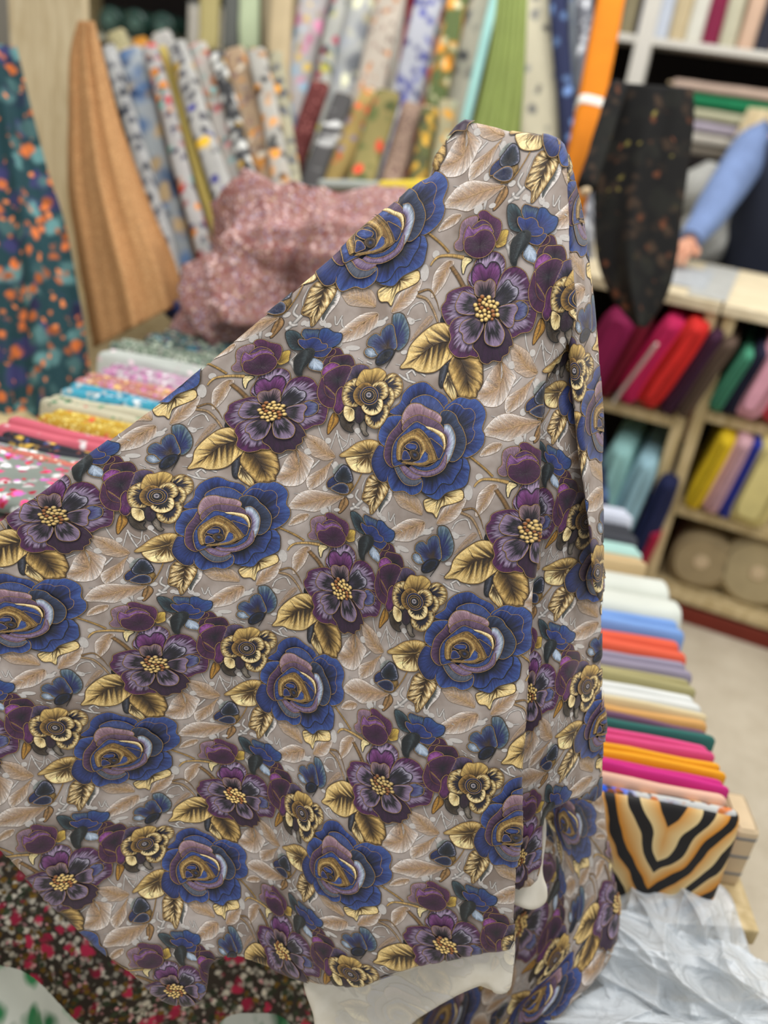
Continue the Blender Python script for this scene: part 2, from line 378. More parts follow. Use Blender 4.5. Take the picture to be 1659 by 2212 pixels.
# ---- purple dahlia with gold beads
m = motif('embroidered_dahlia', 'B', 0.0012); m.split = 'petal'
PU = [(0, plumd), (.5, (104, 84, 112)), (.62, lilac), (.76, (182, 160, 192)), (.80, plumd), (.9, plum), (1, (104, 36, 100))]
CTR = (665, 1370)
petal(m, '480,1100 445,1000 500,880 560,770 680,700 790,685 880,760 890,880 830,1000 800,1120 660,1200', (665, 1150), [(0, plumd), (.5, plumd), (.62, lilac), (.85, (186, 164, 194)), (.92, black), (1, plum)], rag=.06)
petal(m, '510,1080 490,960 520,860 600,820 665,880 720,810 800,820 840,920 810,1030 780,1120 660,1160', (660, 1140), [(0, plumd), (.45, plum), (.75, (128, 52, 126)), (.93, (150, 84, 156)), (1, plumd)], out=DARK)
petal(m, '480,1100 300,1130 200,1190 180,1270 130,1350 150,1470 220,1570 300,1480 480,1440 560,1250', (620, 1340), PU)
petal(m, '830,1010 900,900 1020,865 1130,930 1180,1050 1240,1170 1250,1290 1100,1260 900,1280 780,1200', (740, 1330), PU)
petal(m, '1250,1290 1265,1400 1230,1560 1180,1640 1080,1660 980,1710 900,1620 820,1460 1000,1280', (740, 1380), PU)
petal(m, '290,1490 220,1600 240,1720 210,1830 300,1940 420,1950 470,1930 560,1950 560,1870 520,1810 640,1560 480,1450', (640, 1430), PU)
petal(m, '500,1820 560,1900 600,2000 680,2030 740,1990 840,2000 860,1940 930,1900 940,1820 985,1800 930,1620 780,1480 640,1500 540,1720', (690, 1440), [(0, midn), (.5, plumd), (.8, (62, 26, 66)), (1, plumd)])
m.split = 'inner_petal'
IN = [(0, (120, 96, 124)), (.3, (96, 76, 104)), (.45, black), (.66, black), (.74, (132, 108, 138)), (1, lilac)]
petal(m, '1000,1310 1080,1270 1160,1330 1150,1440 1080,1500 1000,1500 960,1400', (960, 1400), [(0, plumd), (.5, (88, 70, 150)), (.8, (142, 128, 190)), (1, black)])
petal(m, '560,1220 520,1120 540,1050 600,1030 650,1045 710,1010 770,1060 770,1140 750,1240', (660, 1260), [(0, plumd), (.5, black), (.62, (70, 56, 66)), (.75, (122, 100, 108)), (1, (150, 126, 132))], rag=.08)
petal(m, '780,1200 860,1080 930,1020 980,1090 1040,1120 1040,1200 980,1270 840,1330', (760, 1310), [(0, (100, 86, 116)), (.35, (48, 40, 60)), (.6, black), (.85, (60, 56, 72)), (1, (180, 174, 190))], out=DARK, rag=.07)
petal(m, '810,1360 900,1320 1000,1310 1040,1370 1000,1450 985,1560 920,1590 820,1470', (770, 1400), IN, rag=.06)
petal(m, '540,1230 450,1180 380,1165 330,1240 295,1340 340,1420 480,1440 550,1400', (590, 1340), IN, rag=.05)
petal(m, '630,1550 590,1680 530,1760 450,1790 390,1750 380,1670 340,1630 380,1530 500,1490', (610, 1470), IN, rag=.08)
petal(m, '665,1540 640,1680 660,1780 760,1820 840,1790 880,1690 860,1600 770,1480', (710, 1470), [(0, (120, 100, 130)), (.3, lilac), (.42, black), (.7, black), (.78, (140, 118, 146)), (1, lilac)], rag=.07)
m.step(.0004); m.split = None; m.cur = 0
disc(m, CTR, 150, [(0, (90, 60, 30)), (1, (50, 32, 20))])
for k in range(30):
    a = k * 2.39996; r = 150 * math.sqrt((k + .5) / 30)
    bead(m, (665 + r * math.cos(a), 1370 + r * 1.05 * math.sin(a)), 31 if k % 3 else 24, (206, 178, 116) if k % 4 else (150, 100, 50))

# ---- purple bud with yellow sepal
m = motif('embroidered_bud', 'B', 0.0016)
petal(m, '780,560 850,440 930,430 910,520 890,600 790,635', (790, 600), [(0, gd), (.5, (170, 140, 60)), (1, (206, 180, 90))])
petal(m, '570,270 470,270 380,330 350,420 340,520 285,590 300,660 380,670 420,560 520,400', (480, 560), [(0, (110, 70, 108)), (.6, (136, 104, 128)), (1, (160, 128, 146))])
petal(m, '565,260 600,200 670,200 740,260 830,310 850,390 820,500 770,570 700,420 640,320', (680, 500), [(0, plumd), (.6, (84, 30, 78)), (1, (110, 48, 100))])
petal(m, '500,400 540,350 620,310 700,350 740,430 640,480 520,460', (620, 460), [(0, plumd), (.7, (92, 62, 116)), (1, plum)])
petal(m, '450,370 490,415 560,400 640,360 720,390 745,470 600,520 420,580 390,600 400,480', (560, 560), [(0, plumd), (.5, (122, 62, 130)), (.85, (166, 110, 176)), (1, plum)])
petal(m, '430,520 510,500 570,450 640,425 720,450 770,540 760,630 690,720 600,760 500,750 410,680 400,590', (590, 620), [(0, plumd), (.7, (78, 24, 74)), (1, (92, 32, 84))], dome=.0005)

# ---- small blue flower with dark stem
m = motif('embroidered_blue_flower', 'B', 0.0014)
petal(m, '1160,590 1240,650 1275,720 1285,860 1230,830 1130,780 1100,710', (1180, 660), [(0, lsl), (.6, (176, 190, 208)), (1, slate)])
line(m, pts('1170,580 1290,625 1400,590 1425,520 1390,490'), .5, GOLDLINE)
petal(m, '925,130 1000,120 1060,180 1090,270 1060,320 1080,440 1000,440 940,390 915,260', (1040, 340), [(0, midn), (.5, (40, 48, 62)), (1, (92, 108, 122))], out=(70, 60, 50))
petal(m, '1085,220 1110,130 1160,125 1220,150 1290,170 1310,280 1250,360 1150,330', (1170, 370), [(0, navy), (.5, royal), (.8, (104, 118, 150)), (1, navy)])
petal(m, '1295,180 1370,170 1430,240 1520,290 1480,420 1370,480 1330,420 1260,340', (1280, 420), [(0, (70, 50, 110)), (.5, royal), (1, (62, 96, 172))], out=(60, 60, 70))
petal(m, '1200,470 1340,470 1390,490 1340,570 1280,610 1180,580 1190,520', (1220, 500), [(0, navy), (1, royal)])
petal(m, '1040,350 1050,270 1130,300 1200,280 1270,320 1290,390 1340,410 1340,470 1290,500 1200,500 1110,460', (1150, 440), [(0, navy), (.5, (46, 60, 150)), (1, royal)])
petal(m, '1100,440 1180,450 1190,530 1130,640 1040,760 1020,850 980,850 950,780 960,600 1020,500', None, [(0, (70, 80, 84)), (.4, (34, 42, 46)), (1, (24, 30, 34))], out=(60, 66, 60), midrib='1110,450 1080,600 990,840')

# ---- purple tulip
m = motif('embroidered_tulip', 'C', 0.0014)
petal(m, '100,930 130,790 230,640 310,545 410,545 465,630 460,700 250,800', (290, 760), [(0, plumd), (.7, (74, 28, 70)), (1, plum)])
petal(m, '250,790 290,690 400,665 560,650 630,720 650,830 560,900 400,860', (450, 820), [(0, midn), (.6, plumd), (1, (82, 30, 76))])
petal(m, '115,940 160,850 270,780 380,800 400,850 280,930 150,1000', (240, 900), [(0, (196, 110, 196)), (.6, mag), (1, plum)])
petal(m, '150,1000 270,900 450,825 600,850 580,950 500,1130 460,1250 370,1310 260,1220 160,1120', (380, 1060), [(0, midn), (.4, plumd), (1, (90, 36, 84))])
petal(m, '130,1010 60,1190 50,1310 110,1440 220,1510 320,1510 350,1400 320,1290 180,1160', (220, 1300), [(0, plumd), (.6, (84, 32, 80)), (1, (96, 40, 84))])
petal(m, '360,1260 450,1170 500,1300 500,1470 440,1590 370,1620 310,1540 340,1430', (410, 1420), [(0, plum), (.6, (120, 44, 116)), (1, plumd)])
line(m, pts('160,1130 170,1250 230,1340 330,1380'), .5, (150, 96, 70))

# ---- gold rose
m = motif('embroidered_gold_rose', 'C', 0.0016)
DG = [(0, midn), (.55, (36, 28, 66)), (.66, (60, 44, 40)), (.72, g_), (.9, gl), (1, gd)]
petal(m, '420,1640 480,1660 560,1760 650,1760 600,1830 640,1910 520,1890 430,1790', (520, 1780), [(0, br), (1, (84, 74, 62))], out=DARK)
petal(m, '730,1780 790,1700 840,1790 840,1900 880,1960 800,1960', (800, 1860), [(0, (150, 140, 128)), (1, (108, 98, 84))], out=DARK)
petal(m, '470,1140 480,1030 560,890 700,810 820,820 890,880 800,1040 600,1120', (720, 1100), [(0, black), (.5, (40, 28, 50)), (.75, (92, 74, 110)), (1, (110, 90, 126))])
petal(m, '1080,1060 1190,980 1300,960 1400,1040 1430,1150 1400,1280 1300,1360 1180,1260', (1080, 1200), DG, rag=.1)
petal(m, '1200,1190 1290,1270 1290,1390 1210,1510 1110,1500 1060,1390', (1080, 1370), DG, rag=.06)
petal(m, '690,1040 560,1090 480,1170 450,1330 490,1470 600,1500 740,1470 760,1300 740,1150', (740, 1300), DG, rag=.08)
petal(m, '490,1490 580,1510 650,1570 650,1700 560,1740 480,1640', (610, 1540), [(0, br), (.3, g_), (.6, gl), (1, gl)], out=(120, 92, 40), rag=.08)
petal(m, '700,1500 780,1490 820,1640 750,1760 680,1740 660,1620', (750, 1600), [(0, plumd), (1, (60, 44, 56))], out=DARK)
petal(m, '830,1640 900,1600 1000,1600 1120,1500 1200,1480 1210,1560 1160,1700 1060,1830 960,1850 850,1770', (1000, 1590), DG, rag=.07)
petal(m, '680,1150 720,1000 800,900 910,895 1000,870 1090,890 1160,970 1080,1100 940,1200 820,1180', (900, 1220), [(0, br), (.4, gd), (.7, g_), (1, (206, 178, 110))])
petal(m, '940,1160 1030,1090 1140,1100 1200,1210 1180,1330 1090,1390 950,1400 890,1300', (920, 1310), DG, rag=.06)
petal(m, '930,1160 830,1110 720,1160 640,1280 660,1400 760,1480 900,1460 900,1300', (880, 1320), [(0, black), (.6, (34, 28, 60)), (.72, gd), (1, (170, 134, 66))], rag=.05)
petal(m, '770,1490 900,1460 1000,1400 1090,1380 1110,1480 1060,1590 940,1640 830,1600', (920, 1400), [(0, black), (.62, black), (.7, gd), (.76, gl), (1, gl)], rag=.06)
for r, st in ((150, [(0, black), (.8, midn), (1, (60, 68, 150))]), (112, [(0, black), (1, midn)]), (82, [(0, black), (1, (40, 40, 50))])):
    disc(m, (892, 1318), r, st, out=GOLDLINE, ow=.55, dome=.0003)
disc(m, (885, 1310), 42, [(0, black), (.3, (90, 84, 90)), (1, (190, 184, 190))], out=(120, 100, 80), ow=.3)
m = motif('embroidered_gold_leaf', 'C')
petal(m, '300,1600 380,1660 380,1750 300,1850 210,1950 220,1780', None, [(0, gd), (.4, (190, 146, 60)), (1, (150, 110, 40))], out=(120, 86, 36), midrib='310,1600 300,1750 210,1950')

# ---- blue pansy
m = motif('embroidered_pansy', 'D', 0.0012)
line(m, pts('515,700 470,790 380,915'), .8, (40, 38, 40))
petal(m, '470,350 510,305 590,330 640,430 665,540 640,650 570,720 510,720 480,560', (505, 640), [(0, navy), (.55, (56, 60, 140)), (.75, (96, 110, 136)), (1, (112, 128, 138))], rag=.09, out=(120, 100, 70))
petal(m, '165,670 200,630 280,660 310,740 250,765 190,730', (240, 700), [(0, lsl), (.5, (150, 164, 180)), (1, slate)])
petal(m, '200,600 215,520 290,485 340,530 350,470 420,415 480,440 500,540 515,640 500,710 340,745 300,735 260,650', (410, 690), [(0, (90, 72, 54)), (.2, (70, 56, 50)), (.4, (50, 44, 104)), (.65, (66, 66, 136)), (.85, (110, 114, 160)), (1, (96, 104, 130))], rag=.06)
petal(m, '280,810 320,740 400,700 480,720 450,800 370,855 300,860', (380, 780), [(0, black), (.7, (28, 32, 50)), (.9, (44, 62, 130)), (1, black)], out=DARK, ow=.8)

# ---- big gold leaf pair
def veins(m, specs, c=(84, 58, 26), w=.55):
    for s in specs: line(m, pts(s), w, c, w2=.2)
m = motif('embroidered_gold_leaf', 'D', 0.0008)
petal(m, '1050,950 1130,910 1120,1000 1080,1150 1030,1110', None, [(0, (88, 92, 104)), (.5, (52, 54, 64)), (1, (34, 34, 40))], out=DARK, midrib='1110,920 1050,1120')
petal(m, '1140,1000 1200,1080 1250,1200 1240,1290 1190,1260 1090,1150 1110,1060', (1130, 1050), [(0, br), (.4, gd), (.7, gl), (1, g_)], rag=.1)
petal(m, '1230,810 1330,860 1450,860 1530,900 1555,1040 1550,1140 1500,1210 1480,1260 1300,1250 1240,1180 1150,1020 1140,920', None,
      [(0, br), (.25, gd), (.55, (150, 122, 66)), (.8, (206, 176, 112)), (.93, (170, 138, 80)), (1, gd)], midrib='1240,820 1330,960 1370,1080 1410,1250', rag=.09, out=(110, 84, 44), mid_shift=.3)
veins(m, ['1240,820 1330,960 1370,1080 1410,1250', '1335,980 1420,1060 1540,1120'], w=.9)
m = motif('embroidered_gold_leaf', 'D', 0.0010)
petal(m, '550,930 620,840 670,700 800,580 960,490 1090,490 1200,540 1215,640 1190,700 1240,800 1120,890 1000,980 880,1000 760,980 690,940', None,
      [(0, br), (.22, gd), (.45, g_), (.7, (222, 194, 130)), (1, (226, 200, 140))], midrib='1190,690 1040,690 900,740 740,840 555,928', rag=.2, out=(150, 118, 60), ow=.7, mid_shift=.25)
veins(m, ['1190,690 1040,690 900,740 740,840 555,928', '900,690 860,620 830,570', '960,720 880,670 850,630', '830,740 760,720 700,700', '990,710 960,800 930,850', '880,760 850,860 810,910'], w=.9)

# ---- leaves beside and below the rose
m = motif('embroidered_gold_leaf', 'E', 0.0010)
petal(m, '300,455 470,435 600,400 590,600 510,630 400,610 340,560', (540, 430), [(0, br), (.35, gd), (.55, (140, 108, 56)), (.65, gl), (1, (232, 210, 158))], rag=.12)
petal(m, '225,435 330,360 430,290 560,258 650,280 670,310 600,400 470,430 300,450', (560, 400), [(0, br), (.3, gd), (.6, g_), (.85, (222, 196, 136)), (1, g_)], rag=.1)
veins(m, ['600,400 470,430 300,450', '480,420 400,370 360,350', '430,480 420,560 460,610'])
m = motif('embroidered_gold_leaf', 'E', 0.0009)
petal(m, '480,920 510,800 540,700 600,650 680,720 760,740 770,820 690,960 580,1095 555,990', None, [(0, br), (.25, gd), (.4, (170, 140, 90)), (.6, (238, 218, 172)), (.85, (200, 170, 116)), (1, gd)], midrib='670,725 630,880 580,1090', rag=.22, mid_shift=.25)
veins(m, ['670,725 630,880 580,1090', '660,750 590,820 500,890', '640,850 560,920', '690,780 720,860'])
m = motif('embroidered_grey_leaf', 'E', 0.0006)
petal(m, '790,790 815,850 790,940 720,1020 670,1090 650,1010 740,900', None, [(0, (70, 72, 70)), (.6, (104, 106, 102)), (.8, white), (1, white)], out=None, midrib='700,880 680,1000 660,1060')
m = motif('embroidered_sepal', 'E', 0.0008)
petal(m, '1180,930 1310,900 1440,840 1590,820 1605,920 1500,970 1380,1000 1335,1050 1310,1135 1270,1080 1200,1060 1170,990', (1390, 880), [(0, br), (.3, gd), (.45, g_), (.6, gl), (1, (232, 206, 146))], rag=.2, out=(150, 118, 60))
line(m, pts('1325,925 1300,1040'), 1.0, (50, 36, 22), w2=.3)

# ---- navy bud
m = motif('embroidered_navy_bud', 'F', 0.0010)
petal(m, '1100,810 1180,720 1260,700 1240,740 1140,860', (1180, 780), [(0, (130, 136, 132)), (1, (150, 154, 150))], out=None)
line(m, pts('1530,850 1470,970 1400,1080 1320,1160 1200,1160'), 1.3, (160, 126, 62))
petal(m, '1260,985 1370,965 1410,1020 1390,1080 1340,1100 1330,1040', (1340, 1030), [(0, g_), (1, gd)], out=None)
petal(m, '1120,880 1020,960 1015,1040 1050,1065 1190,1000 1180,920', (1120, 980), [(0, navy), (.6, (56, 66, 140)), (1, navy)])
petal(m, '1120,900 1180,800 1260,720 1340,760 1390,880 1380,970 1190,985', (1240, 930), [(0, black), (.5, (38, 40, 56)), (.85, (66, 70, 96)), (1, (150, 150, 166))], out=DARK, ow=.7)
petal(m, '1070,1060 1170,1000 1270,990 1340,1050 1330,1140 1220,1145 1110,1100', (1220, 1080), [(0, navy), (.7, (36, 40, 84)), (1, (120, 124, 150))])

# ---- pale leaves, in tan and off-white tones
PL = [(0, tan), (.3, (172, 146, 124)), (.65, pale), (1, white)]
PL2 = [(0, (186, 152, 112)), (.5, (176, 154, 134)), (1, (196, 178, 162))]
LV = (202, 172, 128)
def paleleaf(fr, out, mid, st, vs=(), hb=.0003):
    m = motif('embroidered_pale_leaf', fr, hb)
    petal(m, out, None, st, out=(170, 146, 118), ow=.4, midrib=mid, rag=.08, dome=.00035, mid_shift=.25, jit=.12)
    line(m, pts(mid), .55, LV, w2=.3)
    mr = pts(mid); ol = pts(out); q, _ = spline(mr, 30, False); o, _ = spline(ol, 60)
    for k in range(5, 26, 4):
        for sgn in (1, -1):
            d = q[k] - q[k - 1]; nn = np.array([-d[1], d[0]]) * sgn; nn /= np.hypot(*nn) + 1e-9; t = d / (np.hypot(*d) + 1e-9)
            dirn = nn * .75 + t * .66
            rel = o - q[k]; proj = rel @ dirn; perp = np.abs(rel @ np.array([-dirn[1], dirn[0]])); ok = proj > 0
            if not ok.any(): continue
            j = np.where(ok, perp, 1e9).argmin(); L = proj[j] * .8
            line(m, np.array([q[k], q[k] + dirn * L * .5, q[k] + dirn * L]), .4, LV, w2=.2)
paleleaf('F', '650,260 790,280 960,350 1050,460 1140,600 1000,655 880,620 780,570 710,430', '1135,600 980,540 860,420 800,290', PL2)
paleleaf('F', '190,910 310,800 380,660 500,520 540,460 690,570 820,640 780,760 720,900 620,1010 460,1040 300,1010', '545,470 610,620 560,800 420,880 200,912', PL)
paleleaf('F', '1110,640 1050,690 940,770 760,870 700,950 740,1090 860,1050 990,940 1040,780', '1105,645 960,790 850,930 755,1080', PL)
paleleaf('F', '430,1340 560,1170 700,1100 850,1095 1050,1140 1270,1190 1180,1260 1050,1340 900,1400 800,1420 620,1390 460,1380', '1260,1195 1000,1220 760,1280 450,1350', PL)
paleleaf('B', '90,440 140,340 260,240 370,240 330,330 230,400 130,440', '360,250 230,320 100,430', PL)
paleleaf('E', '830,850 940,840 1060,880 1130,960 1140,1090 1000,1050 900,1000 850,920', '1140,1085 1020,980 860,870', PL2)
paleleaf('E', '1310,1200 1350,1090 1420,1000 1640,910 1590,1060 1520,1150 1400,1210', '1315,1195 1440,1080 1635,915', PL)
paleleaf('D', '-190,440 -80,340 80,240 200,220 320,265 290,400 150,490 0,490 -100,460', '315,268 160,320 0,390 -180,438', PL)
paleleaf('D', '-40,-30 60,-60 200,-40 280,60 285,180 180,150 60,90', '285,180 170,80 -20,-30', PL2)
paleleaf('B', '210,785 285,810 240,920 150,1100 20,1240 10,1150 40,960 120,850', '240,800 150,960 20,1235', PL)
paleleaf('D', '670,650 760,520 880,400 940,400 930,450 800,560', '930,410 800,520 680,640', [(0, (160, 138, 120)), (1, (170, 150, 134))])
m = motif('embroidered_gold_leaf', 'F')
petal(m, '1270,1200 1330,1260 1310,1340 1190,1450 1200,1310', None, [(0, gd), (.5, (170, 136, 92)), (1, (140, 106, 60))], out=(120, 90, 50), midrib='1275,1205 1260,1300 1195,1440')

# ---- cords and stems
m = motif('embroidered_stem', 'B', 0.0006)
line(m, pts('-60,430 0,480 130,590 220,690'), 3.2, (170, 138, 78), w2=3.4, dh=.0004)
line(m, pts('0,850 40,790 110,740 250,730 400,755'), 2.0, (196, 164, 104), w2=5.0, dh=.0004)
petal(m, '400,750 500,780 430,850 390,960 370,850', (410, 800), [(0, gl), (1, gl)], out=DARK)
line(m, pts('250,860 330,980 395,1100'), 5.2, (140, 110, 68), w2=5.6, dh=.0003)
m = motif('embroidered_stem', 'D', 0.0005)
line(m, pts('750,150 870,210 950,340 1000,470'), 3.6, (168, 142, 108), w2=2.4)
line(m, pts('760,120 900,105 980,220 1020,350'), 3.0, (140, 112, 72), w2=.6)
m = motif('embroidered_grey_leaf', 'D', 0.0004)
petal(m, '1035,470 1060,400 1110,380 1190,490 1130,500', (1110, 450), [(0, (40, 44, 48)), (1, (30, 32, 36))], out=DARK)

# ---- white tracery of the ground
WH = (200, 195, 190)
m = motif('printed_tracery', 'F', 0.0004)
def blob(c, r, sq=1.0):
    a = np.linspace(0, 2 * np.pi, 10, endpoint=False); petal(m, np.c_[c[0] + r * np.cos(a), c[1] + r * sq * np.sin(a)], c, [(0, WH), (1, WH)], out=None, dome=0, jit=.03, step=.00001)
for s, w in (('880,120 920,250 970,350', 1.6), ('1150,240 1060,490', 1.2), ('1160,200 1200,380 1250,520', 2.2), ('1180,250 1240,330 1310,370', 1.4), ('1350,240 1310,400 1250,470', 1.3),
             ('1360,440 1360,340 1395,325 1425,420', 1.4), ('1450,230 1530,330 1540,360', 1.8), ('190,560 230,640 420,560', 1.6), ('780,770 900,650', 2.2), ('1060,1310 1060,1450', 2.2),
             ('1360,1380 1440,1340 1540,1250', 4.2), ('1400,1290 1440,1350 1500,1360', 3.0), ('1480,1080 1440,1180 1500,1260', 2.6), ('1600,900 1540,1060 1560,1200', 1.2),
             ('620,420 660,480', 1.3), ('1080,700 1140,840', 1.6), ('520,1140 620,1150', .8), ('900,40 880,140', 1.8)):
    line(m, pts(s), w, WH, dh=0)
for c, r, q in (((1030, 360), 45, 1), ((990, 1070), 46, 1), ((730, 520), 60, .8), ((1140, 730), 42, 1.5), ((975, 1410), 62, .8), ((1360, 1185), 50, .7), ((1570, 1370), 34, 1), ((1470, 210), 45, 1), ((1160, 1390), 46, .6)): blob(c, r, q)
m = motif('printed_tracery', 'A', 0.0004)
for c, r, q in (((1410, 1275), 44, 1), ((1280, 1460), 52, 1.8)): blob(c, r, q)
m = motif('printed_tracery', 'B', 0.0004)
for c, r, q in (((1510, 570), 66, .9), ((1380, 130), 42, 1), ((1180, 60), 48, .9), ((570, 140), 46, 1)): blob(c, r, q)
for s, w in (('1300,640 1320,760', 1.5), ('1340,650 1300,720', 1.2), ('900,560 930,640', 5.5), ('930,620 960,760', 5), ('650,40 640,180', 1.4), ('960,450 990,500 900,600', 1.5), ('1540,60 1540,180 1640,260', 2)): line(m, pts(s), w, WH, dh=0)
m = motif('printed_tracery', 'D', 0.0004)
for s, w in (('690,430 800,415', 1.5), ('640,350 700,260 820,230 870,350', 1.8), ('620,1000 720,960 860,1030', 2.4), ('700,960 740,1020', 2.6), ('150,440 300,400 420,330', 4), ('130,780 170,870', 1.5), ('190,790 240,830', 2.4), ('500,880 560,900', 1)): line(m, pts(s), w, WH, dh=0)
for c, r, q in (((690, 430), 38, .9), ((340, 380), 60, .6), ((600, 760), 40, .6)): blob(c, r, q)
m = motif('printed_tracery', 'C', 0.0004)
for s, w in (('330,20 350,170 450,10', 2.0), ('1370,970 1500,1060 1640,1110', 3), ('1500,960 1540,1080', 3), ('700,700 790,760', 1.2)): line(m, pts(s), w, WH, dh=0)
for c, r, q in (((130, 130), 55, 1), ((370, 470), 80, .7), ((1540, 80), 46, .9), ((620, 540), 120, .35)): blob(c, r, q)

def grade(c):
    g = c.mean(1, keepdims=True); bl = (c[:, 2:] > c[:, :1] * 1.8); pu = (~bl) & (c[:, 1:2] < .75 * np.minimum(c[:, :1], c[:, 2:]))
    k = np.where(bl, .50, np.where(pu, .62, .92)); sat = np.where(bl, .84, np.where(pu, .90, .95))
    c = np.clip(g + (c - g) * sat, 0, 1); c = c * np.where(bl, np.array([[.80, 1.06, 1.0]]), 1.0); return np.clip(c ** np.where(bl | pu, 1.08, 1.22) * k * 1.12, 0, 1)
for m in MOT:
    m.px_ = np.concatenate(m.V); m.h_ = np.concatenate(m.Hh); m.c_ = grade(np.clip(np.concatenate(m.C), 0, 1)); m.t_ = np.concatenate(m.TH); m.f_ = np.concatenate(m.T); m.s_ = np.concatenate(m.SG)
_all = np.concatenate([m.px_ for m in MOT]); _uv = px_to_uv(_all); _k = 0
for m in MOT:
    m.uv = _uv[_k:_k + len(m.px_)]; _k += len(m.px_); m.cen = m.uv.mean(0)
# ---------------------------------------------------------------- the held-up cloth
def thread_mat(name, washed=False):
    m, nd, lk, b = new_mat(name, 0.42, 0.5)
    at = N(nd, 'ShaderNodeAttribute', attribute_name='Col'); th = N(nd, 'ShaderNodeAttribute', attribute_name='thr')
    mp = N(nd, 'ShaderNodeMapping'); mp.inputs['Scale'].default_value = (0.62, 0.10, 1); lk.new(th.outputs['Vector'], mp.inputs['Vector'])
    n = N(nd, 'ShaderNodeTexNoise'); n.inputs['Scale'].default_value = 1.6; n.inputs['Detail'].default_value = 3; n.inputs['Roughness'].default_value = 0.7
    lk.new(mp.outputs[0], n.inputs['Vector'])
    r = N(nd, 'ShaderNodeMapRange'); r.inputs['From Min'].default_value = 0.3; r.inputs['From Max'].default_value = 0.7
    r.inputs['To Min'].default_value = 0.42; r.inputs['To Max'].default_value = 1.65; lk.new(n.outputs[0], r.inputs['Value'])
    col = mixc(nd, lk, 1.0, at.outputs['Color'], r.outputs[0], 'MULTIPLY')
    if washed: col = mixc(nd, lk, 0.79, col, l4((232, 226, 212)))
    lk.new(col, b.inputs['Base Color'])
    bp = N(nd, 'ShaderNodeBump'); bp.inputs['Strength'].default_value = 0.6; bp.inputs['Distance'].default_value = 0.0006
    lk.new(n.outputs[0], bp.inputs['Height']); lk.new(bp.outputs[0], b.inputs['Normal'])
    b.inputs['Sheen Weight'].default_value = 0.15
    return m
THREAD = thread_mat('embroidery_thread'); WASHED = thread_mat('print_reverse', True)
def flat_print():
    m, nd, lk, b = new_mat('white_print', 0.7, 0.3); at = N(nd, 'ShaderNodeAttribute', attribute_name='Col'); lk.new(at.outputs['Color'], b.inputs['Base Color']); return m
TRACE = flat_print()
def ground_mat(c1, c2):
    m, nd, lk, b = new_mat('cloth_ground', 0.7, 0.3)
    tc = N(nd, 'ShaderNodeTexCoord'); n = N(nd, 'ShaderNodeTexNoise'); n.inputs['Scale'].default_value = 26; n.inputs['Detail'].default_value = 3
    lk.new(tc.outputs['Object'], n.inputs['Vector'])
    r = N(nd, 'ShaderNodeMapRange'); r.inputs['From Min'].default_value = 0.35; r.inputs['From Max'].default_value = 0.65; lk.new(n.outputs[0], r.inputs['Value'])
    c = mixc(nd, lk, r.outputs[0], l4(c1), l4(c2))
    w = N(nd, 'ShaderNodeTexWave'); w.inputs['Scale'].default_value = 260; w.inputs['Distortion'].default_value = 1.0; lk.new(tc.outputs['Object'], w.inputs['Vector'])
    lk.new(mixc(nd, lk, mth(nd, lk, 'MULTIPLY', w.outputs[1], 0.12), c, l4((120, 106, 96))), b.inputs['Base Color'])
    bp = N(nd, 'ShaderNodeBump'); bp.inputs['Strength'].default_value = 0.12; bp.inputs['Distance'].default_value = 0.0005
    lk.new(w.outputs[1], bp.inputs['Height']); lk.new(bp.outputs[0], b.inputs['Normal'])
    return m
GROUND = ground_mat((138, 124, 114), (180, 169, 162)); REVERSE = ground_mat((214, 206, 188), (230, 224, 210))

